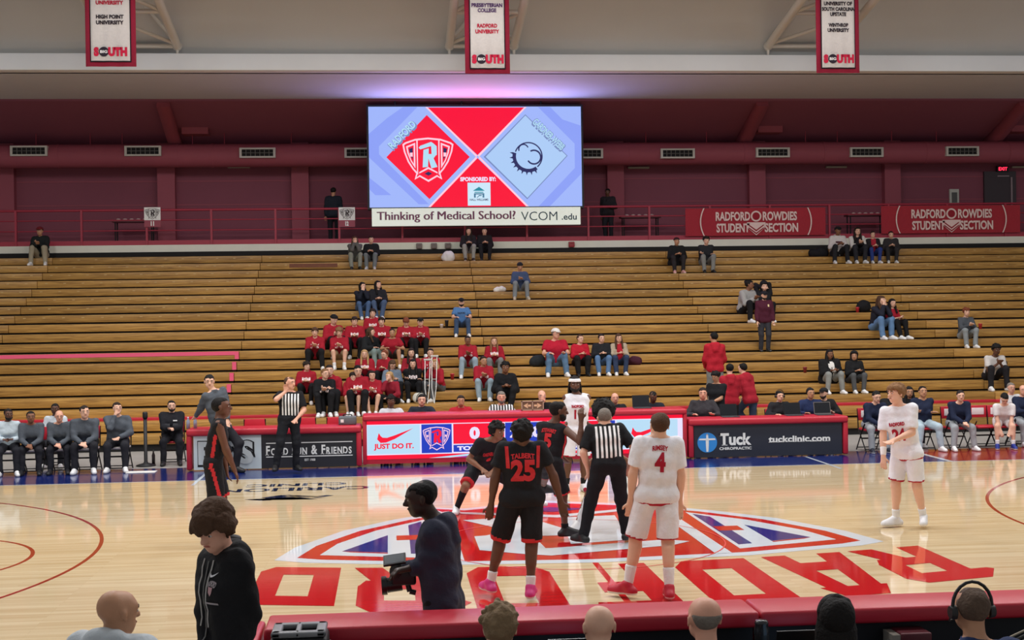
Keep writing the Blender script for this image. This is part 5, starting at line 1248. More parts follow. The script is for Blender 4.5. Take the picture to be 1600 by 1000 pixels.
x = on_y(1190, 985, -8.75)[0]; t = thing('travel_mug', (x, -8.75, .73), 'black travel mug with shiny lid on the near table', 'mug'); MB().lathe([(0, 0), (.04, 0), (.045, .17)], (x, -8.75, .73), 18).build('body', M_BLACK, t); MB().lathe([(.047, .17), (.048, .20), (.04, .225), (.044, .235), (.035, .255), (0, .255)], (x, -8.75, .73), 18).build('lid', mat((40, 40, 44), .15), t)
x = on_y(1440, 978, -8.70)[0]; t = thing('radio_unit', (x, -8.62, .73), 'dark red radio unit with cables under the near table edge', 'radio'); MB().rbox((x - .14, -8.72, .75), (x + .06, -8.52, .86), .01).build('body', mat((90, 24, 36), .5), t); MB().box((x - .19, -8.71, .765), (x - .14, -8.54, .85)).build('bracket', mat((150, 145, 135), .4), t)
MB().path([(x - .15, -8.75, .80), (x - .25, -8.8, .84), (x - .34, -8.8, .80), (x - .36, -8.8, .74)], .008).build('cable', M_BLACK, t)
x = on_y(1585, 985, -8.75)[0]; t = thing('cable_bundle', (x, -8.8, .73), 'tangle of pale cables beside the man wearing headphones', 'cables')
for i in range(4): MB().path([(x - .16 + .03 * i, -8.85, .75), (x - .06 + .03 * i, -8.82, .84 - .02 * i), (x + .06, -8.8, .88 - .03 * i), (x + .2, -8.8, .82 - .02 * i)], .007).build('cable', mat(((150, 140, 120), (60, 60, 60), (190, 185, 175), (90, 80, 60))[i], .5), t)
# far right table laptops
x = on_y(1287, 640, YT + .35)[0]; lp_ = laptop(x, YT + .30, .775, 0, 'grey laptop with a white oval mark seen from behind on the clinic table', (126, 120, 116))
x = on_y(1240, 645, YT + .35)[0]; laptop(x, YT + .32, .775, 0, 'black laptop seen from behind, left of the grey laptop', (24, 24, 26))
x = on_y(1140, 645, YT + .35)[0]; laptop(x, YT + .30, .775, 0, 'tall black monitor back at the left end of the clinic table', (26, 26, 28))
x = on_y(1003, 632, YT + .35)[0]; laptop(x, YT + .32, .985, 0, 'black laptop in front of the bald man at the lit table', (26, 28, 34))
# things lying on the bleachers
def blob(name, px, py, s, rad, rgb, label, cat, n=.012):
    y = yf(s) + .28; p = on_y(px, py, y); z = TT(s)
    S = SDF(.05); rs_ = np.random.RandomState(int(px))
    for i in range(5): S.ball((rs_.uniform(-.5, .5) * rad[0], rs_.uniform(-.4, .4) * rad[1], rad[2] * rs_.uniform(.35, .75)), rad[2] * .5)
    S.cap((-rad[0] * .6, 0, rad[2] * .45), (rad[0] * .6, 0, rad[2] * .45), rad[2] * .45)
    o, _, _ = sdf_obj(S, name, cloth(rgb), None, .018, noise=n, nf=30, cut=lambda X, Y, Z: (-Z + X * 0 + Y * 0).astype(np.float32), seed=int(px)); o.location = (p[0], y, z); tag(o, label, cat); ORG[o] = (p[0], y, z); return o
# ------------------------------------------------------------------ people on the bleachers
def row_of(px, hy_):
    best = None
    for s in range(-2, 16):
        y = yf(s) + .17; h = on_y(px, hy_, y + .0)[2] - TT(s)
        if best is None or abs(h - .83) < best[0]: best = (abs(h - .83), s, h, y)
    return best[1:]
RED = (160, 28, 44); BLK = (24, 24, 27); JEAN = (92, 112, 140); LJEAN = (150, 170, 182); GRY = (120, 122, 122)
def hprint(m_=None, w=.2):
    sh = [rshape(-w / 2 + i * w / 5 + .004, .0 - (.01 if i in (1, 3) else 0), -w / 2 + (i + 1) * w / 5 - .004, .055 + (.012 if i % 2 == 0 else 0)) for i in range(5)]
    sh += [rshape(-w * .3, -.022, w * .3, -.010)]
    return [dict(shapes=sh, mat=m_ or cloth((240, 225, 225)), z=.66, name='chest_print')]
def bl(label, px, hy_, top=('hoodie', RED), bot=('pants', BLK), hands='lap', yaw=0.0, head=(0, 0), lean=.25, s=None, pr=False, dy=0.0, fy=-.42, spread=.13, **kw):
    rs_, h, y = row_of(px, hy_)
    if s is not None:
        rs_ = s; y = yf(s) + .17; h = on_y(px, hy_, y)[2] - TT(s)
    k = min(1.06, max(.86, h / (.89 if kw.get('extras') is None else .905)))
    lean = lean
    x = on_y(px, hy_ + 30, y)[0]; z0 = TT(rs_ - 1)
    ps = sit(TT(rs_) - z0, lean, hands, head, yaw, k, fy, spread)
    for q in ('hL', 'hR'):
        if hands in ('lap', 'clasp', 'knees', 'desk'): ps[q][2] += .15 * k
    if 'g' not in kw: pass
    return person(label, (x, y + dy, z0), ps, top=top, bot=bot, prints=hprint() if pr else kw.pop('prints', None), group='spectators on the bleachers', **kw)
BH = 'spectators'
bl('man in dark jacket and khaki trousers alone at top left of bleachers', 65, 354, ('jacket', (30, 34, 34)), ('pants', (160, 150, 128)), 'clasp', skin='tan', hair=('short', 'black'), extras=ex_cap((110, 30, 36)), spread=.2)
bl('woman in grey hooded sweatshirt and pale trousers on top row left', 554, 368, ('hoodie', (92, 92, 88)), ('pants', (138, 140, 128)), 'chin2', .1, (.0, -.1), .4, hair=('long', 'brown'), shoe=(30, 30, 30))
bl('person in black jacket and grey jeans beside woman in grey hoodie', 581, 371, ('jacket', (28, 28, 30)), ('jeans', (112, 118, 120)), 'lap', -.1, (.2, 0), .25, hair=('short', 'dark'), shoe=(200, 200, 200))
bl('person in dark top and pale trousers below the strip sign, left of pair', 732, 356, ('jacket', (40, 36, 40)), ('pants', (160, 160, 152)), 'lap', 0, (.1, 0), .2, hair=('long', 'dark'), shoe=(60, 50, 50))
bl('person all in black below the strip sign, right of pair', 757, 356, ('jacket', (32, 30, 32)), ('pants', (34, 34, 38)), 'lap', 0, (-.1, -.1), .2, hair=('short', 'black'), shoe=(30, 30, 30))
bl('man in slate blue sweatshirt looking at phone on upper row', 812, 410, ('long', (66, 80, 112)), ('jeans', (126, 132, 136)), 'phone', 0, (0, -.35), .2, hair=('short', 'black'), skin='tan', extras=ex_cap((28, 28, 32), back=True), spread=.2, shoe=(190, 180, 160))
bl('bearded man in light blue shirt and black cap sitting with legs apart', 721, 466, ('tee', (78, 118, 168)), ('jeans', (62, 82, 112)), 'knees', 0, (0, -.1), .05, skin='light', beard='dark', extras=ex_cap((22, 22, 26)), spread=.19, prints=[dict(shapes=[tshape('RADFORD', .2, .05)], mat=cloth((40, 46, 60)), z=.72, name='chest_print')])
bl('long-haired woman in navy top resting chin on hand, above band, left', 565, 441, ('long', (30, 34, 46)), ('jeans', (72, 96, 132)), 'chin2', .2, (.4, 0), .2, hair=('long', 'black'), spread=.08)
bl('long-haired woman in black top and jeans above band, right', 590, 439, ('jacket', (32, 32, 38)), ('jeans', (72, 90, 120)), 'lap', .1, (.5, .1), .1, hair=('long', 'black'), spread=.08)
Z = lambda x, y: (420 + .27 * x, 380 + .27 * y)
def band(label, x, y, **kw):
    a, b = Z(x, y); kw.setdefault('pr', True); return bl(label, a, b, **kw)
band('band member in red hoodie at top of band beneath the long-haired women', 603, 384, hair=('curly', 'dark'), hands='lap')
band('band member in red hoodie and black beanie reading at left', 362, 410, hair=None, extras=ex_cap((24, 24, 26), brim=False), hands='phone', yaw=.4, head=(.2, -.35), pr=False)
band('dark-haired band member in red hoodie behind woman in black jacket', 498, 424, hair=('fringe', 'dark'))
band('dark-haired band member in red hoodie right of woman in black jacket', 655, 426, hair=('fringe', 'dark'), head=(-.15, 0))
band('reddish-haired band member in red hoodie looking down, upper right of band', 795, 430, hair=('fringe', 'red'), hands='phone', head=(.1, -.5))
band('band member in red hoodie and black cap at upper right end', 878, 433, hair=('short', 'dark'), extras=ex_cap((30, 30, 30)), hands='clasp')
band('grinning band member in red hoodie and black trousers at left end', 270, 486, hair=('fringe', 'brown'), hands='clasp', spread=.2)
band('band member in red hoodie and khaki shorts with white socks', 410, 487, hair=('messy', 'light'), bot=('shorts', (150, 130, 100), .8), hands='clasp', sock=((230, 230, 230), .3), head=(0, -.2))
band('woman in long black jacket turned sideways in middle of band', 562, 486, top=('coat', (26, 28, 30)), bot=('jeans', (128, 146, 142)), hair=('long', 'brown'), yaw=.9, head=(.5, 0), pr=False, hands='knees')
band('band member in red tee holding small white drum', 715, 490, top=('tee', RED), hair=('short', 'dark'), hands='knees', bot=('shorts', (60, 50, 46), .9), lean=.3, skin='tan', pr=False, spread=.2)
band('woman with long blond hair in red hoodie, middle of band', 556, 620, hair=('long', 'blond'))
band('band member in red hoodie bending left, middle of band', 690, 615, hair=('short', 'red'), yaw=-.4, head=(-.2, -.2), lean=.35, pr=False)
band('dark-haired woman in dull red top at centre right of band', 825, 606, top=('long', (150, 30, 44)), hair=('long', 'dark'), pr=False)
band('young man in red hoodie at right side of band', 936, 606, hair=('short', 'dark'), hands='clasp')
band('woman in black jacket over red shirt and black trousers beside crutches', 834, 668, top=('jacket', BLK), hair=('long', 'black'), hands='cross', prints=hprint(), pr=False)
band('blond woman in red hoodie and grey trousers turned left, holding chin', 985, 668, hair=('long', 'blond'), bot=('pants', (92, 94, 96)), yaw=-.8, head=(.6, 0), hands='chin', pr=False, shoe=(220, 220, 215))
band('dark-haired band member in red hoodie with white shoes, lower left', 220, 686, hair=('messy', 'dark'), head=(.5, 0), shoe=(235, 230, 225))
band('band member in black jacket over red shirt, lower left of band', 325, 722, top=('jacket', BLK), hair=('short', 'light'), head=(.6, 0), prints=hprint(), pr=False, hands='clasp')
band('band member in red hoodie hidden behind one in black jacket', 352, 700, hair=('short', 'dark'), pr=False, dy=.2)
band('dark-haired band member in red hoodie behind front pair with bare legs', 516, 702, hair=('short', 'black'), head=(.2, -.2))
band('smiling dark-haired band member in red hoodie and shorts in front row', 488, 746, hair=('fringe', 'dark'), bot=('shorts', BLK, .6), hands='clasp', head=(.3, 0))
band('woman in red hoodie with bare legs beside smiling band member, front row', 600, 734, hair=('bun', 'dark'), bot=('shorts', BLK, .6), hands='clasp', spread=.08)
band('brown-haired woman in grey denim jacket looking down inside band', 705, 682, top=('jacket', (108, 122, 138)), hair=('long', 'brown'), pr=False, head=(.1, -.5), yaw=.3)
band('woman with blond ponytail in dark red top in front row', 718, 752, top=('long', (140, 30, 46)), hair=('pony', 'blond'), pr=False, yaw=-.5, head=(-.3, 0), hands='chin')
band('young man in red hoodie and pale jeans, left of four right of band', 1150, 534, hair=('short', 'black'), skin='brown', bot=('jeans', LJEAN), hands='clasp', spread=.2)
band('woman with curly light hair in red hoodie right of band', 1302, 548, hair=('long', 'light'), bot=('pants', GRY))
band('woman in red hoodie and pale jeans crossing legs right of band', 1240, 650, hair=('bun', 'dark'), bot=('jeans', LJEAN), hands='clasp', head=(.3, 0), skin='tan')
band('woman in black jacket and black trousers sitting right of red hoodies', 1366, 680, top=('jacket', BLK), hair=('curly', 'black'), skin='brown', pr=False, spread=.06, build=.85)
bl('heavy man in red polo shirt, white cap and blue jeans', 867, 513, ('polo', (178, 24, 48)), ('jeans', (92, 122, 152)), 'knees', 0, (.5, 0), .1, skin='pink', hair=('short', 'grey'), extras=ex_cap((232, 228, 222)), build=1.3, spread=.22)
bl('short-haired woman in red cardigan and black skirt', 905, 523, ('long', (184, 26, 46)), ('skirt', BLK), 'lap', .1, (.4, 0), .15, hair=('short', 'brown'), shoe=BLK)
bl('woman in black cardigan and blue jeans with white shoes', 939, 522, ('jacket', (30, 32, 36)), ('jeans', (92, 124, 164)), 'lap', 0, (.2, 0), .15, hair=('bun', 'dark'))
bl('long-haired woman in beige cardigan over red shirt', 966, 522, ('long', [cloth((176, 160, 138)), cloth((176, 30, 44))]), ('jeans', (50, 64, 92)), 'lap', 0, (.1, 0), .12, hair=('long', 'brown'), topfm=lambda c, x: ((np.abs((c - x['P']) @ x['ss']) < .075) & (((c - x['P']) @ x['fw']) > 0)).astype(int))
bl('person in black coat and beanie with pink shoes on top row', 1056, 371, ('coat', (26, 26, 28)), ('pants', (44, 40, 42)), 'lap', 0, (0, 0), .2, skin='tan', hair=None, extras=ex_cap((60, 30, 34), brim=False), shoe=(226, 170, 160))
bl('person in dark jacket and grey trousers on top row beside black coat', 1102, 370, ('jacket', (38, 38, 42)), ('pants', (132, 132, 128)), 'cross', 0, (.1, 0), .2, hair=('messy', 'dark'), shoe=(30, 30, 30))
bl('person in white sweatshirt and black cap on top row right', 1307, 354, ('hoodie', (206, 198, 196)), ('pants', (36, 36, 40)), 'lap', 0, (.1, 0), .2, skin='brown', hair=('short', 'black'), extras=ex_cap((30, 26, 30)), spread=.2, prints=[dict(shapes=[rshape(-.1, 0, .1, .05)], mat=cloth((80, 40, 50)), z=.68, name='chest_print')])
bl('long-haired woman in black vest over white sleeves on top row', 1337, 355, ('long', [cloth((210, 205, 200)), cloth((34, 30, 34))]), ('pants', (40, 40, 46)), 'clasp', 0, (0, 0), .25, hair=('long', 'dark'), topfm=lambda c, x: (np.abs((c - x['P']) @ x['ss']) < .14).astype(int))
bl('child in black jacket, red shirt and blue trousers on top row', 1362, 363, ('jacket', [cloth((40, 34, 38)), cloth((170, 40, 56))]), ('pants', (44, 62, 128)), 'lap', 0, (-.2, 0), .2, hair=('short', 'dark'), topfm=lambda c, x: ((np.abs((c - x['P']) @ x['ss']) < .07) & (((c - x['P']) @ x['fw']) > 0)).astype(int))
bl('person in dark grey coat at right end of four on top row', 1391, 361, ('jacket', (50, 46, 48)), ('pants', (46, 44, 46)), 'lap', -.2, (0, -.1), .3, hair=('short', 'dark'))
bl('woman in pale grey jacket and black trousers looking right', 1162, 437, ('jacket', (160, 158, 156)), ('pants', BLK), 'clasp', .5, (.6, 0), .3, skin='brown', hair=('bun', 'black'), spread=.18)
bl('person in black hood with raised hands behind maroon standing man', 1193, 440, ('hoodie', (28, 28, 32)), ('pants', BLK), 'up', 0, (0, -.2), .1, hair=('short', 'black'), extras=ex_hood((28, 28, 32)))
# the standing man in maroon
def stand_row(label, px, head_y, s, ps_fn, **kw):
    y, z0 = (yf(s) + .38, TT(s)) if isinstance(s, int) else (s, 0.0)
    x = on_y(px, head_y + 40, y)[0]; h = on_y(px, head_y, y)[2] - z0; k = h / 1.775
    return person(label, (x, y, z0), ps_fn(k), **kw)
stand_row('standing man in maroon quarter-zip, black cap and dark trousers', 1194, 455, 3, lambda k: stand((A(.24, -.14, .86), A(-.24, -.14, .86)), (0, -.15), 0.0, k), top=('jacket', (74, 26, 44)), bot=('pants', (52, 52, 58)), skin='light', beard='dark', hair=('short', 'dark'), extras=ex_cap((30, 28, 34)), shoe=(40, 40, 40), group='spectators on the bleachers', prints=[dict(shapes=[rshape(-.02, 0, .02, .06)], mat=cloth((220, 200, 150)), z=.72, x=.09, name='chest_print')])
bl('woman with long hair in navy top and blue jeans, holding chin, right side', 1369, 461, ('long', (34, 36, 48)), ('jeans', (98, 132, 172)), 'chin2', .3, (.2, 0), .3, hair=('long', 'brown'))
bl('dark-haired woman in red tee with black legs stretched to the side', 1390, 467, ('tee', (172, 30, 50)), ('pants', BLK), 'lap', .5, (-.3, 0), .15, hair=('long', 'black'), fy=-.5)
bl('young man in charcoal striped sweater and pale jeans alone at right', 1507, 481, ('long', (76, 80, 86)), ('jeans', (140, 146, 148)), 'clasp', 0, (0, 0), .2, hair=('messy', 'red'))
bl('man in white tee and black trousers hunched over bag at right', 1548, 534, ('tee', (206, 200, 196)), ('pants', (32, 30, 34)), 'clasp', 0, (0, -.25), .45, skin='dark', hair=('curly', 'black'), spread=.2)
bl('large person in black puffy coat with black and white scarf', 1294, 546, ('coat', (24, 24, 26)), ('pants', (140, 142, 138)), 'lap', .1, (0, 0), .15, skin='brown', hair=('long', 'black'), build=1.3, spread=.2, prints=[dict(shapes=[rshape(-.09, -.22, -.02, .1), rshape(.0, -.1, .06, .12), rshape(-.04, .02, .04, .14), rshape(.03, -.2, .08, -.12)], mat=cloth((222, 218, 212)), z=.7, name='scarf')])
bl('person in black hooded jacket with grey checked blanket over legs', 1332, 549, ('hoodie', (28, 28, 30)), ('pants', (84, 86, 88)), 'lap', .1, (-.4, 0), .2, skin='tan', hair=('short', 'black'), extras=ex_hood((28, 28, 30)), build=1.1)
# three red backs and a man in black behind the clinic table
stand_row('young man in red hoodie standing with his back turned, highest of three', 1117, 519, -2, lambda k: stand((A(.17, -.22, .95), A(-.17, -.22, .95)), (.4, -.1), math.pi, k), top=('hoodie', (178, 30, 46)), bot=('pants', (128, 130, 128)), build=.9, hair=('short', 'black'), skin='tan', face=False, group='spectators on the bleachers')
stand_row('young man in red hoodie and black trousers with back turned, middle of three', 1141, 568, 12.0, lambda k: stand((A(.15, -.22, .95), A(-.15, -.22, .95)), (-.1, -.1), math.pi, k), top=('hoodie', (170, 30, 46)), bot=('pants', BLK), build=.9, hair=('short', 'black'), face=False, group='spectators on the bleachers')
def lean_back(k):
    p = stand((A(.2, -.45, 1.0), A(-.25, -.5, .95)), (0.1, 0), math.pi + .5, k, lean=.35); p['fL'] = p['fL'] + A(.15, .2, .24) * k; return p
stand_row('young man in red hoodie and jeans leaning on one raised leg', 1172, 567, 12.3, lean_back, top=('hoodie', (164, 30, 46)), bot=('jeans', (56, 66, 88)), build=.9, hair=('short', 'black'), face=False, group='spectators on the bleachers')
# bags, cups and other things on the planks
blob('carrier_bag', 700, 402, 14, (.14, .1, .25), (228, 226, 222), 'white carrier bag on top row left of the pair below the screen', 'bag')
blob('carrier_bag', 781, 452, 10, (.20, .1, .13), (226, 222, 216), 'white carrier bag beside the man in slate blue sweatshirt', 'bag')
blob('backpack', 840, 577, 2, (.16, .13, .24), (38, 42, 46), 'dark backpack left of the white-capped man', 'bag')
blob('handbag', 990, 572, 2, (.18, .12, .2), (70, 30, 44), 'maroon handbag right of the woman in beige cardigan', 'bag')
blob('duffel_bag', 1279, 396, 14, (.32, .15, .28), (26, 26, 30), 'black duffel bag left of the person in white sweatshirt', 'bag')
blob('backpack', 1350, 508, 7, (.12, .12, .28), (26, 26, 28), 'black backpack left of the long-haired woman in navy top', 'bag')
blob('backpack', 1560, 580, 1, (.16, .12, .26), (24, 22, 26), 'black backpack by the hunched man in white tee', 'bag')
blob('carrier_bag', 655, 632, -1, (.07, .06, .2), (206, 204, 190), 'pale cloth bag below the crutches', 'bag')
def cup(px, py, s, rgb, label, h=.14):
    y = yf(s) + .12; p = on_y(px, py, y); t = thing('drink_cup', (p[0], y, TT(s)), label, 'cup'); MB().lathe([(0, 0), (.035, 0), (.05, h)], (p[0], y, TT(s)), 14).build('body', mat(rgb, .5), t); MB().lathe([(.053, h - .005), (.053, h + .006), (0, h + .01)], (p[0], y, TT(s)), 14).build('lid', mat(tuple(min(255, c + 30) for c in rgb), .4), t)
cup(698, 510, 6, (24, 24, 28), 'black drink cup left of the man in light blue shirt', .2); cup(690, 507, 6, (200, 190, 185), 'white snack tub left of the black drink cup', .1)
cup(1340, 498, 7, (176, 30, 40), 'red cup left of the black backpack at right'); cup(1258, 594, 1, (120, 30, 34), 'dark red cup left of the black puffy coat'); cup(1532, 525, 5, (170, 40, 44), 'red cup right of the man in charcoal sweater'); cup(707, 606, 1, (168, 30, 40), 'red cup right of the blond woman in band'); 
# crutches
p = on_y(668, 640, yf(-1) + .1); t = thing('crutches', (p[0], yf(-1) + .1, TT(-1)), 'pair of pale metal crutches leaning in the pep band', 'crutches')
for dx, dz in ((0, 0), (.16, .08)):
    b0 = Vector((p[0] + dx, yf(-1) + .1, TT(-1))); tpz = TT(-1) + 1.0 + dz
    for s_ in (-.05, .05): MB().path([tuple(b0), (b0.x + s_, b0.y + .1, b0.z + .35), (b0.x + s_ * 1.2 + .03, b0.y + .35, tpz)], .011, 8).build('tube', mat((205, 205, 200), .35, metal=.5), t)
    MB().tube((b0.x - .06, b0.y + .35, tpz), (b0.x + .12, b0.y + .35, tpz), .025).build('arm_pad', mat((190, 185, 178), .6), t); MB().tube((b0.x - .05, b0.y + .2, b0.z + .55), (b0.x + .07, b0.y + .2, b0.z + .55), .014).build('hand_grip', mat((150, 146, 140), .6), t)
# snare drum of the band member
pp_ = on_y(617, 546, yf(4) - .12); t = thing('snare_drum', (pp_[0], yf(4) - .12, pp_[2] - .06), 'small white drum on the knees of a band member', 'drum'); MB().lathe([(0, 0), (.11, 0), (.11, .1), (0, .1)], (pp_[0], yf(4) - .12, pp_[2] - .06), 20).build('shell', mat((222, 216, 208), .4), t); MB().lathe([(.112, .03), (.114, .045), (.112, .06)], (pp_[0], yf(4) - .12, pp_[2] - .06), 20).build('hoop', M_BLACK, t)
# two dark figures standing on the concourse
for px, hy_, yw, lab, u_ in ((521, 292, math.pi, 'dark figure standing with back turned on concourse left of screen', (34, 40, 50)), (950, 294, -.4, 'dark figure in black with white bag strap on concourse right of screen', (40, 36, 40))):
    y = 25.4; x = on_y(px, 320, y)[0]; k = (on_y(px, hy_, y)[2] - ZC) / 1.79
    person(lab, (x, y, ZC), stand(None if yw > 2 else (A(.12, -.25, 1.15), A(-.22, -.05, .8)), (0, -.2), yw, k), top=('jacket', u_), bot=('pants', (36, 34, 40)), skin='dark' if px > 900 else 'tan', hair=('short', 'black'), face=px > 900, shoe=(40, 40, 40))

# ------------------------------------------------------------------ people behind the far tables
def tb(label, px, head_y, yaw=0.0, head=(0, 0), hands='desk', y=10.05, top=('long', BLK), kseat=.46, ch=None, lean=.12, **kw):
    h = on_y(px, head_y, y)[2]; k = min(1.12, max(.8, (h - kseat) / .885)); x = on_y(px, head_y + 20, y)[0]
    if ch: chair(0, x, y + .04, 0, ch, 'chairs behind the scorer tables', kseat - .455)
    ps = sit(kseat, lean, hands, head, yaw, k, -.40, .12)
    return person(label, (x, y, 0), ps, top=top, group='table crew', **kw)
tb('table official in white shirt with black hair at left of lit table', 611, 619, top=('long', (214, 214, 220)), skin='dark', hair=('curly', 'black'), ch='chair under the table official in white shirt')
tb('table official with headset and dark jacket', 659, 616, top=('jacket', (38, 42, 54)), hair=('short', 'black'), extras=ex_headset(), ch='chair under the headset official at lit table', vox=.016)
tb('woman in red top peeking over lit table', 720, 618, top=('hoodie', (176, 30, 46)), hair=('bun', 'dark'), skin='tan', ch='chair under the woman in red at lit table')
M_STR = bpy.data.materials.new('referee_stripes'); nt_, b_ = nodes_of(M_STR)
tc0 = nt_.nodes.new('ShaderNodeTexCoord'); sx_ = nt_.nodes.new('ShaderNodeSeparateXYZ'); nt_.links.new(tc0.outputs['Object'], sx_.inputs[0])
m1 = nt_.nodes.new('ShaderNodeMath'); m1.operation = 'MULTIPLY'; m1.inputs[1].default_value = 1 / .056; nt_.links.new(sx_.outputs[0], m1.inputs[0])
m2 = nt_.nodes.new('ShaderNodeMath'); m2.operation = 'FRACT'; nt_.links.new(m1.outputs[0], m2.inputs[0]); m3 = nt_.nodes.new('ShaderNodeMath'); m3.operation = 'GREATER_THAN'; m3.inputs[1].default_value = .5; nt_.links.new(m2.outputs[0], m3.inputs[0])
mx_ = nt_.nodes.new('ShaderNodeMix'); mx_.data_type = 'RGBA'; mx_.inputs[6].default_value = lin((18, 18, 20)); mx_.inputs[7].default_value = lin((236, 236, 236)); nt_.links.new(m3.outputs[0], mx_.inputs[0]); nt_.links.new(mx_.outputs[2], b_.inputs['Base Color']); b_.inputs['Roughness'].default_value = .8
tb('grey-bearded man in striped shirt seated at lit table', 783, 612, top=('long', M_STR), hair=('short', 'grey'), beard='grey', skin='pink', ch='chair under the man in striped shirt at lit table')
tb('bald man in black holding hand to face at lit table', 846, 610, top=('jacket', BLK), hair=None, hands='chin', skin='pink', ch='chair under the bald man holding his face')
tb('bald man in dark clothes behind the afro player at lit table', 960, 614, top=('jacket', (30, 30, 36)), hair=None, skin='pink', y=10.15, ch='chair behind the afro player at lit table')
tb('dark-skinned bald man looking down at laptop at lit table', 1019, 612, top=('jacket', (32, 36, 46)), hair=('buzz', 'black'), skin='dark', head=(.1, -.4), ch='chair under the dark-skinned bald man at lit table')
tb('man in dark grey sweater at left end of clinic table', 1098, 606, top=('long', (56, 54, 58)), hair=('short', 'dark'), skin='pink', build=1.2, yaw=-.2, ch='chair under the man at left end of clinic table')
tb('woman with headset and black jacket at clinic table', 1216, 611, top=('jacket', (34, 34, 38)), hair=('short', 'black'), extras=ex_headset(), ch='chair under the headset woman at clinic table', vox=.016, yaw=.1)
tb('man in navy jacket with dark glasses at clinic table', 1264, 606, top=('jacket', (34, 46, 82)), hair=('short', 'black'), skin='tan', head=(.1, 0), ch='chair under the man in navy jacket at clinic table')
tb('man in black cap leaning left behind grey laptop', 1288, 607, top=('jacket', (28, 28, 30)), hair=('short', 'dark'), head=(-.5, 0), extras=ex_cap((26, 26, 28)), yaw=-.3, y=10.3, beard='dark', ch='chair under the man in black cap at clinic table')
x = on_y(1120, 600, 10.9)[0]; person('young man in black tee standing behind the clinic table looking at phone', (x, 10.9, 0), stand((A(-.02, -.3, 1.08), A(-.14, -.3, 1.08)), (-.2, -.3), -.6, (on_y(1120, 579, 10.9)[2]) / 1.79), top=('tee', (26, 26, 30)), bot=('pants', BLK), hair=('curly', 'black'), skin='tan', group='table crew')

# ------------------------------------------------------------------ left bench
def bench(label, px, head_y, yf_=9.15, yaw=0, head=(0, 0), hands='clasp', lean=.35, kind=0, chl=None, dz=.45, **kw):
    y = yf_ + .45; x = on_y(px, head_y + 40, y)[0]; h = on_y(px, head_y, y - lean * .35)[2]
    hands_up = .06
    k = min(1.12, max(.9, (h - dz) / (.10 + .5 * math.sqrt(1 - lean * lean) + .285)))
    if chl: chair(kind, x, y + .03, 0, chl)
    ps = sit(dz, lean, hands, head, yaw, k, -.45, kw.pop('spread', .17))
    if hands in ('clasp', 'lap', 'knees'):
        ps['hL'][2] += .05; ps['hR'][2] += .05
    return person(label, (x, y, 0), ps, group='team staff on the benches', **kw)
SLT = ('long', (84, 90, 98)); DP = ('pants', (36, 36, 42)); V2 = .0185
bench('bearded man in pale shirt at left end of visitors bench', 14, 640, 8.95, .2, (.3, 0), 'lap', .25, skin='dark', hair=('short', 'black'), beard='black', top=('long', (196, 210, 218)), bot=DP, vox=V2, chl='folding chair under the bearded man in pale shirt')
bench('brown-skinned man in slate quarter-zip with clasped hands', 52, 643, 9.05, .1, (.2, 0), 'rest', .5, skin='brown', hair=('short', 'black'), build=1.16, top=SLT, bot=DP, vox=V2, shoe=(30, 30, 34), chl='folding chair second from left on visitors bench')
bench('man in white shirt seated behind the visitors bench', 89, 632, 10.1, 0, (.1, 0), 'lap', .2, skin='dark', hair=('short', 'black'), top=('long', (206, 214, 220)), bot=DP, chl='folding chair behind the visitors bench')
bench('balding man in slate quarter-zip rubbing hands', 96, 645, 9.1, .1, (.2, -.15), 'rest', .5, skin='pink', hair=('ring', 'dark'), build=1.16, top=SLT, bot=DP, vox=V2, shoe=(36, 36, 40), chl='folding chair third from left on visitors bench')
bench('dark-haired man in slate quarter-zip looking right', 135, 633, 9.1, .1, (.3, 0), 'rest', .5, skin='light', hair=('short', 'dark'), build=1.16, top=SLT, bot=DP, vox=V2, chl='folding chair fourth from left on visitors bench')
bench('man in slate quarter-zip shouting with hand to mouth', 184, 629, 9.2, .1, (.3, .05), 'chin', .15, skin='light', hair=('short', 'dark'), build=1.16, top=SLT, bot=DP, vox=V2, chl='folding chair at right end of visitors bench')
bench('officer in black uniform vest beside sign table', 269, 628, 10.15, .1, (.1, 0), 'clasp', .1, skin='light', hair=('short', 'black'), beard='dark', build=1.22, top=('jacket', (28, 28, 34)), bot=('pants', (30, 30, 36)), shoe=(24, 24, 26), vox=V2, kind=1, chl='red folding chair under the officer', prints=[dict(shapes=[rshape(.03, .06, .11, .085)], mat=cloth((220, 220, 220)), z=.6, name='badge'), dict(shapes=[rshape(-.12, -.1, -.03, .02), rshape(.03, -.1, .12, .02)], mat=cloth((50, 50, 54)), z=.6, name='vest_pocket')])
for px, l in ((400, 'empty red folding chair behind sign table, left'), (478, 'empty red folding chair behind sign table, middle'), (528, 'empty red folding chair behind sign table, right')):
    x = on_y(px, 660, 9.95)[0]; chair(1, x, 9.95, math.pi, l, 'empty chairs behind the sign table', .07)
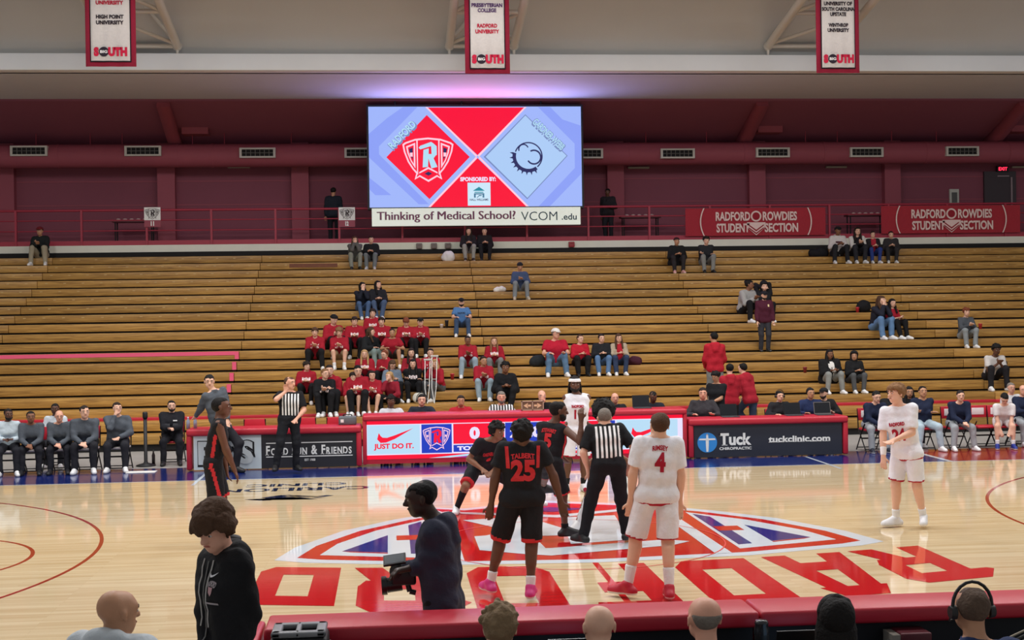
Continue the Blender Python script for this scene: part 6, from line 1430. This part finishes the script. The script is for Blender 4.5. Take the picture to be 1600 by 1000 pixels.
# right bench
NAV = ('long', (30, 38, 62)); LG = ('pants', (158, 162, 166))
bench('coach in navy sweater looking down beside clinic table', 1362, 611, 9.3, 0, (.1, -.3), 'rest', .45, skin='light', hair=('short', 'black'), build=1.12, top=NAV, bot=LG, shoe=(40, 44, 56), vox=V2, kind=1, chl='folding chair under the coach looking down')
bench('bearded man in black behind the player numbered 24', 1388, 608, 9.9, .1, (.2, 0), 'chin', .2, skin='pink', hair=('short', 'dark'), beard='dark', top=('jacket', BLK), bot=DP, kind=1, chl='folding chair behind the player numbered 24')
bench('coach in navy sweater with hand on chest, right of player 24', 1440, 604, 9.3, 0, (-.1, .1), 'cross', .1, skin='tan', hair=('short', 'black'), build=1.12, top=NAV, bot=('pants', (172, 190, 200)), vox=V2, kind=1, spread=.24, chl='folding chair under the coach with hand on chest')
bench('woman in dark clothes half hidden behind player 24', 1418, 616, 9.95, 0, (-.2, 0), 'lap', .2, skin='tan', hair=('long', 'black'), top=('jacket', BLK), bot=DP, kind=1)
bench('coach in navy sweater leaning forward with clasped hands', 1493, 612, 9.25, 0, (-.2, -.1), 'rest', .45, skin='light', hair=('short', 'dark'), build=1.12, top=NAV, bot=LG, vox=V2, kind=1, spread=.24, chl='folding chair under the coach leaning forward')
bench('player in white warm-up bending to tie blue shoes', 1566, 622, 9.35, -.3, (0, -.8), 'floor', .66, skin='light', hair=('short', 'black'), top=('tee', (226, 222, 222)), bot=('shorts', (226, 222, 222), .7), shoe=(34, 52, 140), sock=((235, 235, 235), .3), vox=V2, kind=1, chl='red folding chair under the player tying shoes')
bench('bald man in navy sweater at right picture edge', 1596, 606, 9.7, 0, (-.2, 0), 'clasp', .15, skin='pink', hair=None, build=1.12, top=NAV, bot=LG, kind=1, chl='folding chair at the right picture edge')
x = on_y(1575, 625, 10.6)[0]; bench('grey-haired person in white tee behind the bending player', 1578, 612, 10.4, 0, (0, 0), 'lap', .1, skin='pink', hair=('short', 'grey'), top=('tee', (214, 214, 214)), bot=LG, kind=1)
x = on_y(1535, 650, 9.85)[0]; chair(1, x, 9.85, 0, 'empty red folding chair left of the player tying shoes')
# ------------------------------------------------------------------ players and officials on the court
def star(label, base, k, pel, neck, hL, hR, fL, fR, fp, fs, hy, hp, eL=None, eR=None, kp=None, ty=None, curl=.45, ht=None, hc=None, **kw):
    """pel, neck, hands: (px, py, depth offset); feet: (px, py) of the sole on the floor; e*: elbow pixels"""
    bx, by = base; B = A(bx, by, 0)
    W = lambda t: on_y(t[0], t[1], by + t[2]) - B
    def ft(t):
        if len(t) == 2: return on_z(t[0], t[1], 0) - B + A(0, 0, .085 * k)
        return A(t[0], t[1], t[2] + .085 * k)
    ps = dict(P=W(pel), C=W(neck), hL=W(hL), hR=W(hR), fL=ft(fL), fR=ft(fR), fp=fp, fs=fs, hy=hy, hp=hp, k=k, kp=kp if kp is not None else yawv(fp), curl=curl)
    if eL: ps['epL'] = W(eL) - (ps['C'] + ps['hL']) / 2
    if eR: ps['epR'] = W(eR) - (ps['C'] + ps['hR']) / 2
    if ht: ps['H'] = W(ht) - A(0, 0, .122 * k)
    if hc: ps['H'] = W(hc)
    if ty: ps['tyL'], ps['tyR'] = ty
    for q in ('tuck', 'hdL', 'hdR', 'hang'):
        if q in kw: ps[q] = kw.pop(q)
    kw.setdefault('vox', .0125); kw.setdefault('build', .93)
    return person(label, (bx, by, 0), ps, group=None, **kw)
PI = math.pi
M_NR = cloth((206, 52, 58)); M_KB = cloth((30, 30, 34)); M_KW = cloth((232, 232, 238)); M_KR = cloth((168, 30, 52))
def hem_fm(w=.035):
    def f(c, x):
        r = np.zeros(len(c), int)
        for h, kn in ((x['hipL'], x['kL']), (x['hipR'], x['kR'])):
            d = nrm(kn - h); L = np.linalg.norm(kn - h) * x['ln']; t = (c - h) @ d; e = c - h - np.outer(t, d)
            r |= ((t > L - w) & (t < L + .02) & (np.linalg.norm(e, axis=1) < .2)).astype(int)
        return r
    return f
def side_fm(c, x):   # side panels of the shorts plus hem
    r = hem_fm(.03)(c, x); return r
def num(body, name=None, back=True, m_=None, nh=.20, nw=None, z=.60, nz=.88, nmw=.24, bold=.05):
    sh = [tshape(body, nw or (.11 if len(body) == 1 else .235), nh, bold)]
    out = [dict(shapes=sh, mat=m_, z=z, back=back, name='number')]
    if name: out.append(dict(shapes=[tshape(name, nmw, .052, .04, arch=.012)], mat=m_, z=nz, back=back, name='lettering'))
    return out
def ribbons(xo, z0, z1, w=.03, back=True, m_=None):
    return [dict(shapes=[([(s * xo - w / 2, z0), (s * xo + w / 2, z0), (s * (xo + .012) + w / 2, z1), (s * (xo + .012) - w / 2, z1)], [(0, 1, 2, 3)]) for s in (-1, 1)], mat=m_, z=.6, back=back, name='stripe')]
hemline = lambda c, x: (((c - x['hem']) @ x['u']) < .03).astype(int)
BK2 = [M_KB, M_NR]; WH2 = [M_KW, M_KR]
# number 25, back to us
star('player in black with red number 25, back turned, pink shoes', (-1.15, -3.25), 1.07, (816, 775, 0), (815, 694, .0), (765, 800, .05), (877, 786, .02), (764, 934), (829, 939), PI, PI, PI + .1, 0.05,
     ht=(815, 660, -0.02),
     eL=(775, 752, -.1), eR=(869, 752, -.1), ty=(PI + .35, PI - .25), skin='dark', hair=('curly', 'black'), top=('tee', (30, 30, 34)), bot=('shorts', BK2, 1.0), botfm=hem_fm(.04), shoe=(214, 50, 130), sock=((236, 236, 236), .28), face=False, build=.98, beard=None,
     prints=num('25', 'TALBERT', True, M_NR, .22, .25, .52, .80) + ribbons(.150, -.02, .20, .035, True, M_NR), sleeve=.62)
# number 4, back to us
star('player in white with red number 4, back turned', (.2, -3.4), 1.09, (1026, 772, 0), (1029, 686, .0), (982, 802, .05), (1062, 792, .05), (980, 934), (1046, 938), PI, PI, PI + .15, 0.0,
     ht=(1030, 646, 0),
     eL=(986, 757, -.08), eR=(1066, 748, -.08), ty=(PI + .9, PI - .1), skin='light', hair=('short', 'brown'), top=('tee', WH2), topfm=hemline, bot=('shorts', WH2, .95), botfm=hem_fm(.02), shoe=(190, 24, 50), sock=((236, 236, 236), .45), face=False,
     prints=num('4', 'RIMSEY', True, M_KR, .20, .11, .60, .86, .16), sleeve=.78)
# centre referee, back to us
def ref_fm(c, x):
    d = c - x['C']; lx = np.abs(d @ x['ss']); return ((lx > .155 * x['k']) | ((d @ x['u']) > -.045 * x['k']) & (lx < .3) & ((d @ x['u']) > -.01)).astype(int)
star('referee in striped shirt and black trousers, back turned, at centre court', (.22, -.30), 1.03, (951, 727, 0), (945, 666, .12), (920, 738, .1), (984, 728, .15), (910, 853), (979, 848), PI, PI, PI + .05, -.25,
     ht=(944, 639, 0.15),
     eL=(913, 707, -.05), eR=(988, 702, -.05), ty=(PI + .6, PI - .4), tuck=True, skin='light', hair=('buzz', 'grey'), top=('tee', [M_STR, cloth((24, 24, 27))]), topfm=ref_fm, bot=('pants', (24, 24, 28)), shoe=(22, 22, 24), face=False, build=1.02, sleeve=.85)
# player behind the referee with an afro
star('crouching player in white with large afro behind the centre referee', (.0, .75), 1.0, (950, 726, .3), (946, 668, .0), (925, 720, -.1), (980, 720, -.1), (972, 812), (902, 829), 0, 0, 0.0, -.25, ty=(.3, -.6),
     ht=(943, 634, -0.05),
     skin='brown', hair=('afro', 'black'), top=('tank', (232, 232, 238)), bot=('shorts', WH2, .95), botfm=hem_fm(.02), shoe=(226, 224, 224), sock=((230, 228, 228), .9))
# number 5, profile to the right, pointing up
star('player in black with red number 5 raising right hand', (-.14, .18), 1.03, (858, 722, 0), (864, 664, .0), (884, 722, .35), (908, 657, -.25), (846, 812), (884, 843), PI / 2 + .6, PI / 2 + 1.0, PI / 2 + .1, 0.0,
     ht=(873, 628, 0),
     eR=(898, 705, -.3), eL=(880, 720, .3), ty=(PI / 2 + .3, PI / 2 + .1), hdR=A(-.05, 0, 1), skin='dark', hair=('short', 'black'), beard='black', top=('tank', BK2), topfm=lambda c, x: (np.abs((c - x['P']) @ x['fw']) < .022).astype(int), bot=('shorts', BK2, .95), botfm=hem_fm(.03), shoe=(34, 32, 34), sock=((26, 26, 28), .2), curl=.7,
     prints=num('5', 'STEWART', True, M_NR, .19, .11, .58, .86, .2))
# number 6 crouching
star('crouching player in black with red number 6, hands on knees', (-1.05, 2.6), 1.0, (752, 728, .25), (769, 688, -.15), (768, 738, -.3), (753, 733, -.3), (846, 797), (713, 803), .4, .25, .75, -.05,
     ht=(777, 662, -0.2),
     eR=(738, 712, -.1), eL=(785, 715, -.1), kp=A(.1, -1, .2), ty=(.9, -.2), skin='brown', hw=.98, hair=('bushy', 'black'), top=('tee', (30, 30, 34)), bot=('shorts', BK2, .9), botfm=hem_fm(.04), shoe=(226, 224, 226), sock=((26, 26, 30), .8), curl=.8,
     prints=num('6', 'GARDNER-WEBB', False, M_NR, .12, .07, .52, .72, .24), sleeve=.7)
# number 11 facing us by the far table
star('player in white with number 11, dreadlocks and white headband', (.62, 4.8), 1.04, (901, 672, 0), (901, 618, .0), (880, 668, -.05), (924, 668, -.05), (.14, 0, 0), (-.14, 0, 0), 0, 0, 0.0, 0.0,
     ht=(898, 589, 0),
     skin='dark', hair=('dread', 'black'), extras=ex_band((236, 234, 234)), top=('tank', (232, 232, 238)), bot=('shorts', WH2, .95), botfm=hem_fm(.02), shoe=(226, 224, 226), sock=((30, 30, 30), .3), beard='black',
     prints=[dict(shapes=[tshape('RADFORD', .2, .05, .06)], mat=M_KR, z=.70, name='lettering'), dict(shapes=[tshape('11', .11, .15, .05)], mat=M_KR, z=.47, name='number')])
# number 24 walking left
star('player in white with red number 24 walking left', (4.4, .25), 1.06, (1417, 705, 0), (1403, 636, -.05), (1397, 688, -.25), (1380, 724, -.05), (1444, 824), (1400, 823), -1.0, -.6, -1.25, 0.0,
     ht=(1400, 600, -0.08),
     eL=(1444, 674, -.1), eR=(1388, 694, .0), ty=(-.45, -1.35), skin='light', hair=('fringe', 'light'), top=('tee', WH2), topfm=hemline, bot=('shorts', WH2, .84), botfm=hem_fm(.02), shoe=(228, 228, 230), sock=((234, 234, 234), .3), curl=.5,
     prints=[dict(shapes=[tshape('RADFORD', .2, .05, .06)], mat=M_KR, z=.68, x=-.02, name='lettering'), dict(shapes=[tshape('24', .17, .17, .05)], mat=M_KR, z=.44, x=-.02, name='number')], sleeve=.8,
     extras=lambda body, c: sdf_obj(SDF(.01).cap(c['wR'] + (c['eR'] - c['wR']) * .05, c['wR'] + (c['eR'] - c['wR']) * .45, .036, .044, flat=2), 'wrist_sleeve', cloth((236, 234, 234)), body, .01))
# left player in black, profile to the right
def trim_fm(c, x):
    d = c - x['C']; fz = d @ x['fw']; sd = d @ x['ss']; up = d @ x['u']
    return ((np.abs(fz + .02) < .022) & (up < -.17)).astype(int)
star('player in black with red side stripe standing in profile at left', (float(on_y(336, 780, .55)[0]), .55), 1.09, (333, 723, 0), (343, 657, .0), (356, 750, .22), (371, 748, -.15), (.08, .12, 0), (-.02, -.12, 0), PI / 2 + .1, PI / 2 + .1, PI / 2 + .05, .1,
     ht=(346, 621, 0),
     eR=(341, 712, -.3), eL=(335, 712, .3), ty=(PI / 2, PI / 2), skin=(108, 70, 52), hair=('buzz', 'black'), top=('tank', BK2), topfm=trim_fm, bot=('shorts', BK2, .95), botfm=lambda c, x: hem_fm(.035)(c, x) | ((np.abs((c - x['P']) @ yawv(PI / 2 + .1) + .02 + .25 * ((c - x['P']) @ A(0, 0, 1))) < .022) & (c[:, 2] < x['P'][2] + .02)).astype(int), shoe=(30, 30, 34), sock=((26, 26, 30), .9))
# far referee
star('referee in striped shirt raising fist before the sign table', (-4.22, 8.35), 1.0, (452, 655, 0), (453, 614, .0), (463, 655, -.2), (446, 612, -.15), (463, 739), (430, 742), .35, .2, .9, 0.05,
     ht=(453, 589, 0),
     eR=(428, 628, -.05), eL=(474, 640, .0), ty=(.5, -.1), tuck=True, hdR=A(0, 0, 1), skin='pink', hair=('buzz', 'brown'), top=('tee', [M_STR, cloth((24, 24, 27))]), topfm=ref_fm, bot=('pants', (26, 28, 34)), shoe=(22, 22, 24), curl=.9, vox=.013, build=1.05, sleeve=.8)
# coach striding in front of the sign table
star('coach in slate quarter-zip stepping past the sign table', (-5.45, 8.75), 1.04, (345, 668, .1), (334, 612, .0), (357, 665, -.15), (306, 650, .25), (368, 738), (348, 736), .9, .7, .2, -.1,
     ht=(327, 586, 0),
     eR=(317, 640, .2), eL=(372, 640, .0), ty=(1.0, .9), skin='light', hair=('short', 'black'), top=('long', (84, 90, 98)), bot=('pants', (36, 36, 42)), shoe=(34, 34, 38), vox=.013, build=1.05)
# ------------------------------------------------------------------ near people
def black_hood(body, c):
    k = c['k']; g = c['g']
    for s_ in (-1, 1):
        o_ = c['C'] + c['fw'] * .10 * k + c['ss'] * s_ * .045 * k
        bv = BVHTree.FromPolygons([tuple(p) for p in c['TP']], [tuple(q) for q in c['TQ']]); pts = []
        for i in range(9):
            p = c['C'] - c['u'] * (.02 + .045 * i) * k + c['ss'] * s_ * (.05 - .002 * i) * k
            h = bv.ray_cast(Vector(p + c['fw'] * .5), Vector(-c['fw']), 1.0)
            if h[0]: pts.append(tuple(np.array(h[0]) + c['fw'] * .006))
        if len(pts) > 1: child(body, MB().path(pts, .0045, 6), 'drawstring', cloth((190, 186, 182)))
    bv = BVHTree.FromPolygons([tuple(p) for p in c['TP']], [tuple(q) for q in c['TQ']]); pts = []
    for i in range(14):
        p = c['C'] - c['u'] * (.03 + .045 * i) * k; h = bv.ray_cast(Vector(p + c['fw'] * .5), Vector(-c['fw']), 1.0)
        if h[0]: pts.append(tuple(np.array(h[0]) + c['fw'] * .003))
    if len(pts) > 1: child(body, MB().path(pts, .005, 6), 'zip', mat((120, 118, 116), .4, metal=.6))
SW_ = ([(a * .13, b * .13) for a, b in swoosh], [(0, 1, 9), (1, 2, 8), (1, 8, 9), (2, 3, 7), (2, 7, 8), (3, 4, 6), (3, 6, 7), (4, 5, 6)])
yb = -9.2; pb = on_y(350, 900, yb)
star('curly-haired young man in black zip hoodie looking down at left', (float(pb[0]), yb), 1.03, (350, 1012, .02), (351, 866, .04), (372, 1035, -.10), (322, 1030, -.05), (.06, .09, 0), (-.04, -.09, 0), -1.0, -1.0, -.6, -.35, hc=(336, 828, -.02),
     eL=(390, 950, .1), eR=(330, 950, .3), skin='pink', hair=('mop', 'brown'), top=('hoodie', (26, 26, 29)), bot=('pants', (206, 204, 208)), shoe=(40, 40, 44), vox=.0115, extras=black_hood, build=.78, hang=True,
     prints=[dict(shapes=[SW_], mat=M_KW, z=.83, x=.09, name='swoosh_print'), dict(shapes=[tshape('RADFORD', .075, .03, .05, arch=.01), rshape(-.05, -.115, .05, -.105)], mat=cloth((170, 160, 165)), z=.73, x=.09, name='chest_print'), dict(shapes=[([(-.022, .02), (.022, .02), (.018, -.012), (0, -.03), (-.018, -.012)], [(0, 1, 2, 3, 4)])], mat=cloth((190, 150, 155)), z=.655, x=.09, name='crest_print')])
yb = -7.85; pb = on_y(686, 900, yb)
BPH = (float(pb[0]), yb)
star('photographer in dark hooded jacket holding a camera rig, in profile', BPH, 1.0, (692, 935, .0), (683, 817, .03), (634, 884, .14), (640, 888, -.10), (.0, .12, 0), (.06, -.10, 0), -PI / 2 - .25, -PI / 2 - .25, -PI / 2, -.1,
     ht=(657, 752, 0),
     eL=(668, 905, .2), eR=(690, 905, -.22), ty=(-PI / 2, -PI / 2 - .3), skin='deep', hair=('buzz', 'black'), top=('hoodie', (54, 56, 72)), bot=('pants', (30, 30, 34)), shoe=(30, 30, 32), vox=.0115, curl=.9, hang=True)
# camera rig in his hands
c0 = on_y(628, 900, yb); cr_ = thing('camera_rig', (float(c0[0]), yb, float(c0[2]) - .12), 'black video camera with monitor in the hands of the photographer', 'camera')
def PW(px, py, dy=0): return on_y(px, py, yb + dy)
a, b = PW(612, 908), PW(650, 898)
MB().rbox((a[0] - .0, yb - .055, b[2] - .06), (b[0], yb + .055, b[2] + .05), .015).build('camera_body', mat((26, 26, 29), .45), cr_)
l0 = PW(614, 912); MB().tube((l0[0] + .06, yb, l0[2]), (l0[0] - .04, yb, l0[2] - .01), .048, .05, 20).tube((l0[0] - .04, yb, l0[2] - .01), (l0[0] - .075, yb, l0[2] - .012), .062, .062, 20).build('lens', mat((18, 18, 20), .3), cr_)
l1 = PW(620, 892); MB().ell((l1[0], yb - .02, l1[2]), (.05, .05, .055), 14).build('microphone', mat((52, 50, 50), .9, bump=.6, scale=200), cr_)
m0, m1_ = PW(601, 879), PW(632, 870); M_ = Matrix.Translation(((m0[0] + m1_[0]) / 2, yb, (m0[2] + m1_[2]) / 2)) @ Matrix.Rotation(.5, 4, 'X') @ Matrix.Rotation(-.15, 4, 'Y')
MB().box((-.075, -.05, -.008), (.075, .05, .008), 0, M_).build('monitor', mat((20, 20, 22), .4), cr_); MB().box((-.065, -.042, .008), (.065, .042, .0095), 0, M_).build('monitor_screen', mat((110, 116, 122), .15), cr_)
MB().tube((l1[0] + .01, yb, l1[2]), ((m0[0] + m1_[0]) / 2, yb, m0[2]), .012).build('monitor_arm', M_METAL, cr_)
h0 = PW(640, 912); MB().path([(h0[0] - .02, yb, h0[2] + .03), (h0[0], yb - .01, h0[2] - .05), (h0[0] + .04, yb - .01, h0[2] - .06)], .018).build('grip', mat((22, 22, 24), .5), cr_)
# heads along the near table
def near(label, px, head_y, y, k, yaw=PI, head=(0, 0), chl=None, hw=1.0, **kw):
    h = on_y(px, head_y, y)[2]; seat = h - (.885 + kw.get('headup', 0)) * k; x = on_y(px, head_y + 20, y)[0]
    if chl: chair(0, x, y - .02, PI, chl, 'chairs at the near table', max(-.1, seat - .455))
    if seat > .5: struct(MB().box((x - .5, y - .6, -.003), (x + .5, y + .6, seat - .457)).build('floor_riser', M_CONC), 'low riser behind the near table')
    kw.setdefault('hands', 'desk')
    return person(label, (x, y, 0), sit(seat, .1, kw.pop('hands'), head, yaw, k, -.38, .13), group=None, vox=.014, face=kw.pop('face', False), hw=hw, **kw)
near('bald man in pale grey sweater at bottom left looking right', 167, 929, -10.1, .98, PI - .35, (-.55, 0), 'folding chair under the bald man at bottom left', skin='tan', hair=None, top=('hoodie', (196, 204, 210)), bot=DP, face=True, headup=-.045)
near('curly-haired person seen from behind at near table', 783, 957, -9.75, 1.0, PI, (0, 0), 'folding chair under the curly-haired person', skin='light', hair=('curly', (126, 104, 78)), top=('long', (60, 60, 66)), bot=DP)
near('bald man seen from behind at near table', 940, 953, -9.75, 1.0, PI, (0, 0), 'folding chair under the bald man at near table', skin='light', hair=None, top=('long', (40, 44, 56)), bot=DP)
near('balding grey-haired man seen from behind at near table', 1108, 940, -9.75, 1.06, PI, (.1, 0), 'folding chair under the balding grey-haired man', skin='pink', hair=('ring', 'grey'), top=('jacket', (26, 26, 30)), bot=DP, build=1.15)
near('person with black braids seen from behind at near table', 1314, 942, -9.75, 1.08, PI, (0, 0), 'folding chair under the person with braids', skin='brown', hair=('dread', 'black'), top=('jacket', (34, 34, 38)), bot=DP)
near('man with black headphones and shaved head at near table', 1530, 926, -9.75, 1.08, PI, (0, 0), 'folding chair under the man with headphones', skin='tan', hair=('buzz', (92, 74, 62)), top=('long', (40, 54, 92)), bot=DP, extras=ex_headset(), build=1.1)
if _ch[0][1]: bpy.data.objects.remove(ch0)
